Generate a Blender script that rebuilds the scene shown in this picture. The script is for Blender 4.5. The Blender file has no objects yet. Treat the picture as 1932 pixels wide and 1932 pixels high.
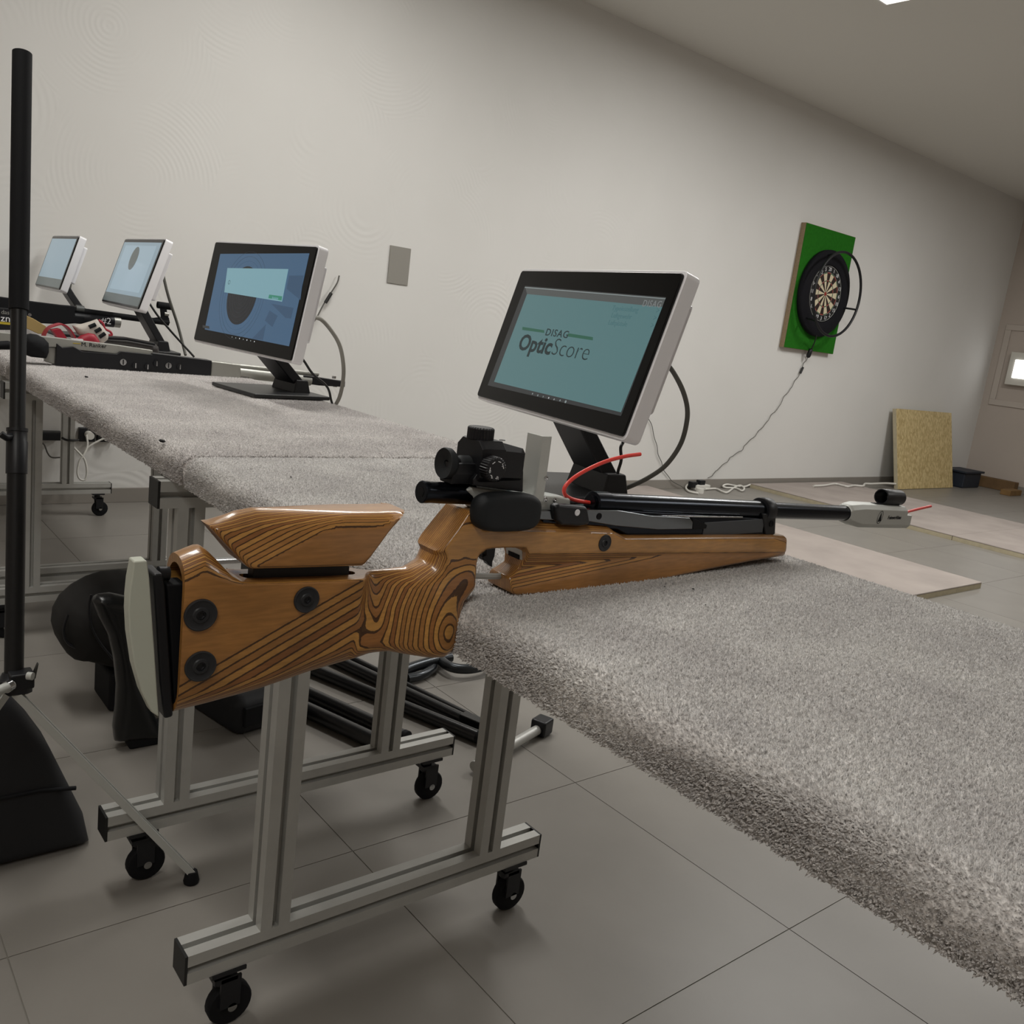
import bpy, bmesh, math, random
import numpy as np
from mathutils import Vector, Matrix
from mathutils.geometry import delaunay_2d_cdt

# ------------------------------------------------------------------ camera, world, lights, exposure
scene = bpy.context.scene
COL = scene.collection
cam_data = bpy.data.cameras.new('camera')
cam_data.sensor_width = 36.0
cam_data.lens = 36.0 * 1681.9 / 1932.0
cam_data.clip_start = 0.02
cam_data.clip_end = 60
cam = bpy.data.objects.new('camera', cam_data)
COL.objects.link(cam)
cam.matrix_world = Matrix(((0.77383, 0.03264, -0.63255, 0.0),
                           (-0.62122, 0.23397, -0.74789, 0.0),
                           (0.12359, 0.97170, 0.20133, 1.04),
                           (0, 0, 0, 1)))
scene.camera = cam
world = bpy.data.worlds.new('world')
scene.world = world
world.use_nodes = True
world.node_tree.nodes['Background'].inputs[0].default_value = (0.9, 0.93, 1.0, 1)
world.node_tree.nodes['Background'].inputs[1].default_value = 0.02
scene.view_settings.view_transform = 'Standard'
scene.view_settings.look = 'None'
scene.view_settings.gamma = 1.0
scene.view_settings.use_curve_mapping = False
scene.view_settings.exposure = -0.30

CEIL = 2.95
# ceiling luminaires: (x, y, size along x, size along y, watts, colour)
LAMPS = [(0.15, 1.95, 0.3, 1.25, 27, (1.0, 0.985, 0.95)),
         (1.9, 2.75, 0.3, 1.25, 34, (1.0, 0.985, 0.955)),
         (4.3, 2.2, 0.3, 1.25, 58, (1.0, 0.99, 0.965)),
         (6.9, 1.9, 0.3, 1.25, 58, (1.0, 0.99, 0.965)),
         (-0.9, -0.6, 0.3, 1.25, 27, (1.0, 0.97, 0.92)),
         (4.3, -1.2, 0.3, 1.25, 30, (1.0, 0.99, 0.965))]
for i, (lx, ly, sx, sy, wt, lc) in enumerate(LAMPS):
    ld = bpy.data.lights.new('ceiling_tube', 'AREA')
    ld.shape = 'RECTANGLE'
    ld.size = sx
    ld.size_y = sy
    ld.energy = wt
    ld.color = lc
    lo = bpy.data.objects.new('ceiling_tube', ld)
    lo.location = (lx, ly, CEIL - 0.075)
    COL.objects.link(lo)

# ------------------------------------------------------------------ helpers
def lin(c):
    return tuple(((v / 12.92) if v <= 0.04045 else ((v + 0.055) / 1.055) ** 2.4) for v in c)

def hexc(h):
    return lin(tuple(int(h[i:i + 2], 16) / 255 for i in (0, 2, 4))) + (1.0,)

MATS = {}

def mat(name, col, rough=0.5, metal=0.0, spec=0.5, bump=0.0, bscale=200.0, var=0.0, vscale=8.0, coat=0.0, emit=0.0, trans=0.0):
    """plain procedural material: colour with optional noise variation and fine bump"""
    if name in MATS:
        return MATS[name]
    m = bpy.data.materials.new(name)
    m.use_nodes = True
    nt = m.node_tree
    b = nt.nodes['Principled BSDF']
    c = hexc(col) if isinstance(col, str) else tuple(col) + (1.0,)
    b.inputs['Base Color'].default_value = c
    b.inputs['Roughness'].default_value = rough
    b.inputs['Metallic'].default_value = metal
    b.inputs['Specular IOR Level'].default_value = spec
    if coat:
        b.inputs['Coat Weight'].default_value = coat
        b.inputs['Coat Roughness'].default_value = 0.08
    if trans:
        b.inputs['Transmission Weight'].default_value = trans
    if emit:
        b.inputs['Emission Color'].default_value = c
        b.inputs['Emission Strength'].default_value = emit
    tc = nt.nodes.new('ShaderNodeTexCoord')
    if var:
        n = nt.nodes.new('ShaderNodeTexNoise')
        n.inputs['Scale'].default_value = vscale
        n.inputs['Detail'].default_value = 5
        nt.links.new(tc.outputs['Object'], n.inputs['Vector'])
        mr = nt.nodes.new('ShaderNodeMapRange')
        mr.inputs[1].default_value = 0.25
        mr.inputs[2].default_value = 0.75
        mr.inputs[3].default_value = 1 - var
        mr.inputs[4].default_value = 1 + var
        nt.links.new(n.outputs['Fac'], mr.inputs[0])
        mx = nt.nodes.new('ShaderNodeMix')
        mx.data_type = 'RGBA'
        mx.blend_type = 'MULTIPLY'
        mx.inputs[0].default_value = 1
        mx.inputs[6].default_value = c
        cb = nt.nodes.new('ShaderNodeCombineColor')
        for k in range(3):
            nt.links.new(mr.outputs[0], cb.inputs[k])
        nt.links.new(cb.outputs[0], mx.inputs[7])
        nt.links.new(mx.outputs[2], b.inputs['Base Color'])
    if bump:
        n2 = nt.nodes.new('ShaderNodeTexNoise')
        n2.inputs['Scale'].default_value = bscale
        n2.inputs['Detail'].default_value = 3
        nt.links.new(tc.outputs['Object'], n2.inputs['Vector'])
        bp = nt.nodes.new('ShaderNodeBump')
        bp.inputs['Strength'].default_value = bump
        bp.inputs['Distance'].default_value = 0.002
        nt.links.new(n2.outputs['Fac'], bp.inputs['Height'])
        nt.links.new(bp.outputs[0], b.inputs['Normal'])
    MATS[name] = m
    return m

class MB:
    """collects shapes into one mesh"""
    def __init__(s):
        s.v = []
        s.f = []

    def add(s, vs, fs):
        o = len(s.v)
        s.v += [tuple(v) for v in vs]
        s.f += [tuple(i + o for i in f) for f in fs]
        return s

    def box(s, c, d, R=None):
        vs = []
        for z in (-.5, .5):
            for y in (-.5, .5):
                for x in (-.5, .5):
                    v = Vector((x * d[0], y * d[1], z * d[2]))
                    if R is not None:
                        v = R @ v
                    vs.append(v + Vector(c))
        return s.add(vs, [(0, 2, 3, 1), (4, 5, 7, 6), (0, 1, 5, 4), (2, 6, 7, 3), (0, 4, 6, 2), (1, 3, 7, 5)])

    def box2(s, a, b):
        return s.box([(a[i] + b[i]) / 2 for i in range(3)], [abs(b[i] - a[i]) for i in range(3)])

    def cyl(s, p0, p1, r0, r1=None, n=24, cap=True):
        r1 = r0 if r1 is None else r1
        p0, p1 = Vector(p0), Vector(p1)
        w = (p1 - p0).normalized()
        u = w.orthogonal().normalized()
        t = w.cross(u)
        vs = []
        for p, r in ((p0, r0), (p1, r1)):
            for i in range(n):
                a = 2 * math.pi * i / n
                vs.append(p + (u * math.cos(a) + t * math.sin(a)) * r)
        fs = [(i, (i + 1) % n, n + (i + 1) % n, n + i) for i in range(n)]
        if cap:
            fs += [tuple(range(n - 1, -1, -1)), tuple(range(n, 2 * n))]
        return s.add(vs, fs)

    def lathe(s, p0, axis, prof, n=32, closed=False):
        """prof: list of (distance along axis, radius); closed joins last ring to first (hollow bodies)"""
        p0, w = Vector(p0), Vector(axis).normalized()
        u = w.orthogonal().normalized()
        t = w.cross(u)
        vs, fs = [], []
        k = len(prof)
        for d, r in prof:
            for i in range(n):
                a = 2 * math.pi * i / n
                vs.append(p0 + w * d + (u * math.cos(a) + t * math.sin(a)) * max(r, 1e-5))
        for j in range(k if closed else k - 1):
            j2 = (j + 1) % k
            for i in range(n):
                i2 = (i + 1) % n
                fs.append((j * n + i, j * n + i2, j2 * n + i2, j2 * n + i))
        if not closed:
            fs += [tuple(range(n - 1, -1, -1)), tuple(range((k - 1) * n, k * n))]
        return s.add(vs, fs)

    def tube(s, path, r, n=10, radii=None):
        P = [Vector(p) for p in path]
        vs, fs = [], []
        t0 = (P[1] - P[0]).normalized()
        u = t0.orthogonal().normalized()
        k = len(P)
        for j in range(k):
            t = (P[min(j + 1, k - 1)] - P[max(j - 1, 0)]).normalized()
            u = (u - t * u.dot(t)).normalized()
            w = t.cross(u)
            rr = radii[j] if radii else r
            for i in range(n):
                a = 2 * math.pi * i / n
                vs.append(P[j] + (u * math.cos(a) + w * math.sin(a)) * rr)
        for j in range(k - 1):
            for i in range(n):
                i2 = (i + 1) % n
                fs.append((j * n + i, j * n + i2, (j + 1) * n + i2, (j + 1) * n + i))
        fs += [tuple(range(n - 1, -1, -1)), tuple(range((k - 1) * n, k * n))]
        return s.add(vs, fs)

    def prism(s, poly, a, b, plane='XZ'):
        """2-D polygon extruded from a to b along the missing axis"""
        def mk(p, q):
            if plane == 'XZ':
                return (p[0], q, p[1])
            if plane == 'YZ':
                return (q, p[0], p[1])
            return (p[0], p[1], q)
        n = len(poly)
        vs = [mk(p, a) for p in poly] + [mk(p, b) for p in poly]
        fs = [(i, (i + 1) % n, n + (i + 1) % n, n + i) for i in range(n)]
        fs += [tuple(range(n - 1, -1, -1)), tuple(range(n, 2 * n))]
        return s.add(vs, fs)

    def loft(s, rings, cap=True):
        n = len(rings[0])
        vs = [p for r in rings for p in r]
        fs = []
        for j in range(len(rings) - 1):
            for i in range(n):
                i2 = (i + 1) % n
                fs.append((j * n + i, j * n + i2, (j + 1) * n + i2, (j + 1) * n + i))
        if cap:
            fs += [tuple(range(n - 1, -1, -1)), tuple(range((len(rings) - 1) * n, len(rings) * n))]
        return s.add(vs, fs)

    def build(s, name, m, parent=None, smooth=40, bevel=0.0, seg=2, fix=True):
        me = bpy.data.meshes.new(name)
        me.from_pydata(s.v, [], s.f)
        if fix:
            bm = bmesh.new()
            bm.from_mesh(me)
            bmesh.ops.recalc_face_normals(bm, faces=bm.faces)
            bm.to_mesh(me)
            bm.free()
        return link(name, me, m, parent, smooth, bevel, seg)

def link(name, me, m, parent=None, smooth=40, bevel=0.0, seg=2):
    if m is not None:
        me.materials.append(m)
    if smooth:
        for p in me.polygons:
            p.use_smooth = True
        me.set_sharp_from_angle(angle=math.radians(smooth))
    o = bpy.data.objects.new(name, me)
    COL.objects.link(o)
    if bevel:
        bv = o.modifiers.new('bevel', 'BEVEL')
        bv.width = bevel
        bv.segments = seg
        bv.limit_method = 'ANGLE'
        bv.angle_limit = math.radians(35)
        bv.harden_normals = True
    attach(o, parent)
    return o

ORG = {}

def attach(o, parent):
    if parent is None:
        return
    o.parent = parent
    if parent.name in ORG:                   # vertices were given in room coordinates
        o.matrix_parent_inverse = Matrix.Translation(-ORG[parent.name])
        ORG[o.name] = Vector((0, 0, 0))

def tag(o, label, cat, group=None):
    o['label'] = label
    o['category'] = cat
    if group:
        o['group'] = group
    return o

def thing(name, label, cat, loc=(0, 0, 0), group=None, local=False):
    """an Empty at the thing's base; parts are given in room coordinates unless local"""
    o = bpy.data.objects.new(name, None)
    o.empty_display_size = 0.05
    COL.objects.link(o)
    o.location = loc
    if not local:
        ORG[o.name] = Vector(loc)
    return tag(o, label, cat, group)

def struct(o):
    o['kind'] = 'structure'
    return o

def bez(pts, n=12):
    """smooth curve through points (Catmull-Rom)"""
    P = [Vector(p) for p in pts]
    P = [P[0] * 2 - P[1]] + P + [P[-1] * 2 - P[-2]]
    out = []
    for i in range(1, len(P) - 2):
        for k in range(n):
            t = k / n
            a, b, c, d = P[i - 1], P[i], P[i + 1], P[i + 2]
            out.append(0.5 * ((2 * b) + (c - a) * t + (2 * a - 5 * b + 4 * c - d) * t * t + (3 * b - a - 3 * c + d) * t ** 3))
    out.append(P[-2])
    return out

def text_mesh(name, body, size, m, parent, M, offset=0.0, depth=0.0003, align='CENTER', shear=0.0, space=1.0, fit=None):
    """flat lettering as a thin mesh; M places the text's xy plane"""
    cu = bpy.data.curves.new(name, 'FONT')
    cu.body = body
    cu.size = size
    cu.align_x = align
    cu.offset = offset
    cu.extrude = depth
    cu.shear = shear
    cu.space_character = space
    cu.resolution_u = 3
    ob = bpy.data.objects.new(name + '_tmp', cu)
    COL.objects.link(ob)
    dg = bpy.context.evaluated_depsgraph_get()
    me = bpy.data.meshes.new_from_object(ob.evaluated_get(dg))
    bpy.data.objects.remove(ob)
    me.name = name
    me.materials.clear()
    if fit:                                  # stretch the word to a given width and height
        xs_ = [v.co.x for v in me.vertices]
        ys_ = [v.co.y for v in me.vertices]
        fx = fit[0] / (max(xs_) - min(xs_))
        fy = fit[1] / max(ys_) if len(fit) > 1 else fx
        x0_ = min(xs_) if align == 'LEFT' else (max(xs_) + min(xs_)) / 2
        for v in me.vertices:
            v.co.x = (v.co.x - x0_) * fx
            v.co.y *= fy
    me.transform(M)
    return link(name, me, m, parent, smooth=0)

# ------------------------------------------------------------------ shared materials
M_BLACK = mat('black_plastic', '15161a', 0.42, spec=0.4, bump=0.05, bscale=900)
M_BLACKMAT = mat('black_matt', '101114', 0.75, spec=0.25, bump=0.15, bscale=600)
M_BLUED = mat('blued_steel', '20242b', 0.22, metal=0.85)
M_ALU = mat('anodised_aluminium', 'b6b6b2', 0.45, metal=0.35, var=0.05, vscale=30)
M_SILVER = mat('satin_silver', 'c2c4c0', 0.45, metal=0.3, spec=0.4)
M_STEEL = mat('polished_steel', 'b9babb', 0.18, metal=1.0)
M_SLOT = mat('profile_slot', '3b3b3a', 0.6, metal=0.3)
M_RUBBER = mat('soft_black_rubber', '1a1d20', 0.62, spec=0.35)
M_WHITE = mat('white_plastic', 'e9e9ec', 0.35)
M_CREAM = mat('cream_lacquer', 'bfc3b6', 0.3, spec=0.4)

# ------------------------------------------------------------------ room shell
def wall_material():
    m = bpy.data.materials.new('swirled_plaster')
    m.use_nodes = True
    nt = m.node_tree
    b = nt.nodes['Principled BSDF']
    b.inputs['Roughness'].default_value = 0.85
    b.inputs['Specular IOR Level'].default_value = 0.2
    tc = nt.nodes.new('ShaderNodeTexCoord')
    n = nt.nodes.new('ShaderNodeTexNoise')
    n.inputs['Scale'].default_value = 1.3
    n.inputs['Detail'].default_value = 4
    nt.links.new(tc.outputs['Object'], n.inputs['Vector'])
    r = nt.nodes.new('ShaderNodeValToRGB')
    r.color_ramp.elements[0].color = hexc('d6d5d1')
    r.color_ramp.elements[1].color = hexc('e2e1de')
    nt.links.new(n.outputs['Fac'], r.inputs[0])
    nt.links.new(r.outputs[0], b.inputs['Base Color'])
    # trowel arcs: distance to random Voronoi centres, combed into fine ridges
    v = nt.nodes.new('ShaderNodeTexVoronoi')
    v.feature = 'F1'
    v.inputs['Scale'].default_value = 1.9
    mp = nt.nodes.new('ShaderNodeMapping')
    mp.inputs['Scale'].default_value = (1, 0.0, 1)
    nt.links.new(tc.outputs['Object'], mp.inputs[0])
    nt.links.new(mp.outputs[0], v.inputs['Vector'])
    ma = nt.nodes.new('ShaderNodeMath')
    ma.operation = 'MULTIPLY'
    ma.inputs[1].default_value = 150
    nt.links.new(v.outputs['Distance'], ma.inputs[0])
    sn = nt.nodes.new('ShaderNodeMath')
    sn.operation = 'SINE'
    nt.links.new(ma.outputs[0], sn.inputs[0])
    n2 = nt.nodes.new('ShaderNodeTexNoise')
    n2.inputs['Scale'].default_value = 3.0
    nt.links.new(tc.outputs['Object'], n2.inputs['Vector'])
    mr = nt.nodes.new('ShaderNodeMapRange')
    mr.inputs[1].default_value = 0.48
    mr.inputs[2].default_value = 0.7
    nt.links.new(n2.outputs['Fac'], mr.inputs[0])
    # the ridges fade out along the range, where the wall is smooth
    sx = nt.nodes.new('ShaderNodeSeparateXYZ')
    nt.links.new(tc.outputs['Object'], sx.inputs[0])
    fx = nt.nodes.new('ShaderNodeMapRange')
    fx.inputs[1].default_value = 3.0
    fx.inputs[2].default_value = 5.5
    fx.inputs[3].default_value = 1.0
    fx.inputs[4].default_value = 0.12
    nt.links.new(sx.outputs[0], fx.inputs[0])
    m1 = nt.nodes.new('ShaderNodeMath')
    m1.operation = 'MULTIPLY'
    nt.links.new(sn.outputs[0], m1.inputs[0])
    nt.links.new(mr.outputs[0], m1.inputs[1])
    m2 = nt.nodes.new('ShaderNodeMath')
    m2.operation = 'MULTIPLY'
    nt.links.new(m1.outputs[0], m2.inputs[0])
    nt.links.new(fx.outputs[0], m2.inputs[1])
    bp = nt.nodes.new('ShaderNodeBump')
    bp.inputs['Strength'].default_value = 0.13
    bp.inputs['Distance'].default_value = 0.004
    nt.links.new(m2.outputs[0], bp.inputs['Height'])
    nt.links.new(bp.outputs[0], b.inputs['Normal'])
    return m

M_WALL = wall_material()
M_WALL2 = mat('painted_wall', 'b9afa6', 0.85, spec=0.2, var=0.04, vscale=1.5)
M_CEIL = mat('white_ceiling', 'd8d6d0', 0.9, spec=0.1)
M_TILE = mat('grey_floor_tile', '84807a', 0.38, spec=0.4, var=0.07, vscale=5, bump=0.04, bscale=60)
M_GROUT = mat('grout', '7b776f', 0.8)
M_BASE = mat('grey_skirting_tile', '8b867f', 0.45, var=0.05, vscale=6)
X0, X1, Y0, Y1 = -2.0, 10.1, -3.2, 4.35

flo = struct(MB().box2((X0 - .2, Y0 - .2, -0.2), (X1 + .2, Y1 + .2, -0.0012)).build('floor', M_GROUT, smooth=0))
tile_me = None
nx = 0
xs = [0.845 - 0.6 * 5 + 0.6 * i for i in range(21)]
ys = [Y1 - 0.6 * j for j in range(1, 14)]
for xx in xs:
    for yy in ys:
        a, b_ = max(xx, X0), min(xx + 0.6, X1)
        if b_ - a < 0.05:
            continue
        if abs((b_ - a) - 0.6) < 1e-6 and tile_me is not None:
            o = bpy.data.objects.new('floor_tile', tile_me)
            COL.objects.link(o)
        else:
            o = MB().box((0, 0, -0.003), (b_ - a - 0.002, 0.598, 0.006)).build('floor_tile', M_TILE, smooth=0)
            if abs((b_ - a) - 0.6) < 1e-6:
                tile_me = o.data
        o.location = ((a + b_) / 2, yy + 0.3, 0)
        o.parent = flo
struct(MB().box2((X0 - .2, Y1, -0.1), (X1, Y1 + .2, CEIL + .1)).build('wall_left', M_WALL, smooth=0))
struct(MB().box2((X1, Y0 - .2, -0.1), (X1 + .2, Y1 + .2, CEIL + .1)).build('wall_far', M_WALL2, smooth=0))
struct(MB().box2((X0 - .2, Y0 - .2, -0.1), (X1, Y0, CEIL + .1)).build('wall_right', M_WALL2, smooth=0))
struct(MB().box2((X0 - .2, Y0, -0.1), (X0, Y1, CEIL + .1)).build('wall_back', M_WALL2, smooth=0))
struct(MB().box2((X0 - .2, Y0 - .2, CEIL), (X1 + .2, Y1 + .2, CEIL + .2)).build('ceiling', M_CEIL, smooth=0))
struct(MB().box2((X0, Y1 - 0.010, 0), (X1 - 0.010, Y1, 0.07)).build('baseboard_left', M_BASE, smooth=0, bevel=0.002))
struct(MB().box2((X1 - 0.010, Y0, 0), (X1, Y1, 0.07)).build('baseboard_far', M_BASE, smooth=0, bevel=0.002))

# luminaire bodies around the ceiling lights
LAMP_LABELS = ['white ceiling luminaire above the shooting tables', 'white ceiling luminaire over the range just beyond the tables', 'white ceiling luminaire over the middle of the range on the wall side',
               'white ceiling luminaire farthest down the range', 'white ceiling luminaire behind the shooters', 'white ceiling luminaire over the middle of the range on the open side']
M_LAMPGLOW = mat('lamp_diffuser', 'fff6e8', 0.5, emit=4.0)
for i, (lx, ly, sx, sy, wt, lc) in enumerate(LAMPS):
    t = thing('ceiling_luminaire', LAMP_LABELS[i], 'lamp', (lx, ly, CEIL - 0.066), 'ceiling luminaires')
    MB().box2((lx - sx / 2 - .02, ly - sy / 2 - .02, CEIL - 0.066), (lx + sx / 2 + .02, ly + sy / 2 + .02, CEIL)).build('lamp_housing', M_WHITE, t, smooth=0, bevel=0.004)
    MB().box2((lx - sx / 2, ly - sy / 2, CEIL - 0.070), (lx + sx / 2, ly + sy / 2, CEIL - 0.0655)).build('diffuser', M_LAMPGLOW, t, smooth=0)

# ------------------------------------------------------------------ carpeted shooting tables
def carpet_material(name, c0, c1):
    m = bpy.data.materials.new(name)
    m.use_nodes = True
    nt = m.node_tree
    b = nt.nodes['Principled BSDF']
    b.inputs['Roughness'].default_value = 0.95
    b.inputs['Specular IOR Level'].default_value = 0.1
    b.inputs['Sheen Weight'].default_value = 0.15
    tc = nt.nodes.new('ShaderNodeTexCoord')
    n1 = nt.nodes.new('ShaderNodeTexNoise')
    n1.inputs['Scale'].default_value = 330
    n1.inputs['Detail'].default_value = 2
    n2 = nt.nodes.new('ShaderNodeTexNoise')
    n2.inputs['Scale'].default_value = 9
    n2.inputs['Detail'].default_value = 4
    for n in (n1, n2):
        nt.links.new(tc.outputs['Object'], n.inputs['Vector'])
    r = nt.nodes.new('ShaderNodeValToRGB')
    r.color_ramp.elements[0].position = 0.3
    r.color_ramp.elements[1].position = 0.7
    r.color_ramp.elements[0].color = hexc(c0)
    r.color_ramp.elements[1].color = hexc(c1)
    nt.links.new(n1.outputs['Fac'], r.inputs[0])
    r2 = nt.nodes.new('ShaderNodeValToRGB')
    r2.color_ramp.elements[0].position = 0.3
    r2.color_ramp.elements[1].position = 0.7
    r2.color_ramp.elements[0].color = (0.78, 0.77, 0.78, 1)
    r2.color_ramp.elements[1].color = (1.0, 1.0, 1.0, 1)
    nt.links.new(n2.outputs['Fac'], r2.inputs[0])
    mx = nt.nodes.new('ShaderNodeMix')
    mx.data_type = 'RGBA'
    mx.blend_type = 'MULTIPLY'
    mx.inputs[0].default_value = 1
    nt.links.new(r.outputs[0], mx.inputs[6])
    nt.links.new(r2.outputs[0], mx.inputs[7])
    nt.links.new(mx.outputs[2], b.inputs['Base Color'])
    bp = nt.nodes.new('ShaderNodeBump')
    bp.inputs['Strength'].default_value = 0.6
    bp.inputs['Distance'].default_value = 0.003
    nt.links.new(n1.outputs['Fac'], bp.inputs['Height'])
    nt.links.new(bp.outputs[0], b.inputs['Normal'])
    return m

M_CARPET = carpet_material('grey_carpet', 'b0adaa', 'f2efeb')
M_CARPET2 = carpet_material('rosy_grey_carpet', 'a9a5a2', 'ece7e3')
M_CAP = mat('black_end_cap', '141414', 0.5)

def slot_profile(w=0.045, s=0.010, d=0.012):
    """square T-slot section: a slot in the middle of each side"""
    h = w / 2
    q = s / 2
    side = [(-h, -h), (-q, -h), (-q, -h + d), (q, -h + d), (q, -h)]
    out = []
    for k in range(4):
        c, sn = math.cos(k * math.pi / 2), math.sin(k * math.pi / 2)
        out += [(x * c - y * sn, x * sn + y * c) for x, y in side]
    return out

SLOT = slot_profile()

def profile_bar(name, p0, p1, parent, cap0=False, cap1=False):
    """aluminium T-slot bar along x or z between two points on its axis"""
    mb = MB()
    if abs(p1[2] - p0[2]) > 1e-6:
        mb.prism([(p0[0] + x, p0[1] + y) for x, y in SLOT], p0[2], p1[2], 'XY')
    else:
        mb.prism([(p0[1] + x, p0[2] + y) for x, y in SLOT], p0[0], p1[0], 'YZ')
    o = mb.build(name, M_ALU, parent, smooth=0)
    for flag, p, sg in ((cap0, p0, -1), (cap1, p1, 1)):
        if flag:
            c = MB().box((p[0] + sg * 0.002, p[1], p[2]), (0.004, 0.045, 0.045)).build('end_cap', M_CAP, o, smooth=0)
            c.matrix_parent_inverse = Matrix.Identity(4)
    return o

def caster(t, x, y):
    o = MB().box((x, y, 0.102), (0.05, 0.05, 0.006)).cyl((x, y, 0.099), (x, y, 0.07), 0.012, n=14) \
        .box((x + .008, y - .014, 0.06), (0.03, 0.004, 0.05)).box((x + .008, y + .014, 0.06), (0.03, 0.004, 0.05)).box((x, y, 0.083), (0.034, 0.032, 0.008)) \
        .build('caster', M_BLACK, t, smooth=40)
    w = MB().lathe((x + 0.012, y - 0.011, 0.033), (0, 1, 0), [(0, 0.022), (0.002, 0.031), (0.005, 0.033), (0.017, 0.033), (0.020, 0.031), (0.022, 0.022)], n=24).build('wheel', M_BLACKMAT, o)
    w.matrix_parent_inverse = Matrix.Identity(4)
    h = MB().cyl((x + 0.012, y - 0.016, 0.033), (x + 0.012, y + 0.016, 0.033), 0.007, n=14).build('axle', M_STEEL, o)
    h.matrix_parent_inverse = Matrix.Identity(4)

def carpet_top(name, xa, xb, ya, yb, zt, parent, cm):
    """board wrapped in carpet: rounded front and back edges, gently uneven"""
    R, th = 0.022, 0.05
    sec = []
    for k in range(9):
        a = math.pi / 2 + k * math.pi / 2 / 8
        sec.append((xa + R + R * math.cos(a), zt - R + R * math.sin(a)))
    sec += [(xa + 0.001, zt - th * .75), (xa + 0.006, zt - th), (xb - 0.006, zt - th), (xb - 0.001, zt - th * .75)]
    for k in range(9):
        a = k * math.pi / 2 / 8
        sec.append((xb - R + R * math.cos(a), zt - R + R * math.sin(a)))
    # interior points on the flat top so that it can undulate
    m = 24
    for k in range(1, m):
        sec.append((xb - R + (xa - xb + 2 * R) * k / m, zt))
    ny = 120
    rings = []
    rng = random.Random(3)
    for j in range(ny + 1):
        y = ya + (yb - ya) * j / ny
        e = min(y - ya, yb - y)
        dz = -0.014 * max(0.0, 1 - e / 0.012) ** 2
        rings.append([(x + 0.0016 * math.sin(y * 23 + z * 60) * (1 if z < zt else 0), y, z + (dz if z > zt - .03 else 0)) for x, z in sec])
    return MB().loft(rings).build(name, cm, parent, smooth=50)

def pile(parent, xa, xb, ya, yb, zt, n, seed, h, w, cm):
    """short carpet tufts standing on the top, the rounded front and the front drop"""
    rs = np.random.RandomState(seed)
    R = 0.022
    L1 = (xb - xa - 2 * R)
    L2 = R * math.pi / 2
    L3 = 0.026
    s = rs.rand(n) * (L1 + 2 * L2 + L3) - (L2 + L3)
    y = ya + 0.005 + rs.rand(n) * (yb - ya - 0.010)
    px, pz, nx_, nz = np.zeros(n), np.zeros(n), np.zeros(n), np.zeros(n)
    top = (s >= 0) & (s < L1)
    px[top], pz[top], nz[top] = xa + R + s[top], zt, 1
    arc = (s < 0) & (s >= -L2)
    a = math.pi / 2 - s[arc] / R
    px[arc], pz[arc], nx_[arc], nz[arc] = xa + R + R * np.cos(a), zt - R + R * np.sin(a), np.cos(a), np.sin(a)
    fr = s < -L2
    px[fr], pz[fr], nx_[fr] = xa, zt - R + (s[fr] + L2), -1
    bk = s >= L1
    a = math.pi / 2 - (s[bk] - L1) / R
    px[bk], pz[bk], nx_[bk], nz[bk] = xb - R + R * np.cos(a), zt - R + R * np.sin(a), np.cos(a), np.sin(a)
    gs = lambda: np.clip(rs.randn(n), -1.5, 1.5)
    nrm = np.stack([nx_, gs() * 0.25, nz], 1)
    nrm[:, 0] += gs() * 0.3
    nrm[:, 2] += gs() * 0.15
    nrm /= np.linalg.norm(nrm, axis=1)[:, None]
    base = np.stack([px, y, pz], 1) - nrm * 0.0006
    hh = h * (0.6 + 0.7 * rs.rand(n))
    ww = w * (0.7 + 0.6 * rs.rand(n))
    u = np.cross(nrm, np.array([0.3, 0.9, 0.31]))
    u /= np.linalg.norm(u, axis=1)[:, None]
    v = np.cross(nrm, u)
    V = np.zeros((n, 4, 3))
    for k in range(3):
        ang = 2 * math.pi * k / 3
        d = u * math.cos(ang) + v * math.sin(ang)
        V[:, k] = base + d * ww[:, None]
    bend = (u * gs()[:, None] + v * gs()[:, None]) * (hh * 0.3)[:, None]
    V[:, 3] = base + nrm * hh[:, None] + bend
    idx = np.arange(n)[:, None] * 4
    f = np.array([[0, 1, 3], [1, 2, 3], [2, 0, 3]])
    Fc = (idx[:, :, None] + f[None]).reshape(-1, 3)
    me = bpy.data.meshes.new('carpet_pile')
    me.vertices.add(n * 4)
    me.vertices.foreach_set('co', V.reshape(-1))
    me.loops.add(len(Fc) * 3)
    me.loops.foreach_set('vertex_index', Fc.reshape(-1).astype(np.int32))
    me.polygons.add(len(Fc))
    me.polygons.foreach_set('loop_start', np.arange(0, len(Fc) * 3, 3, dtype=np.int32))
    me.update(calc_edges=True)
    me.materials.append(cm)
    o = bpy.data.objects.new('carpet_pile', me)
    COL.objects.link(o)
    o['kind'] = 'stuff'
    attach(o, parent)
    return o

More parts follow.
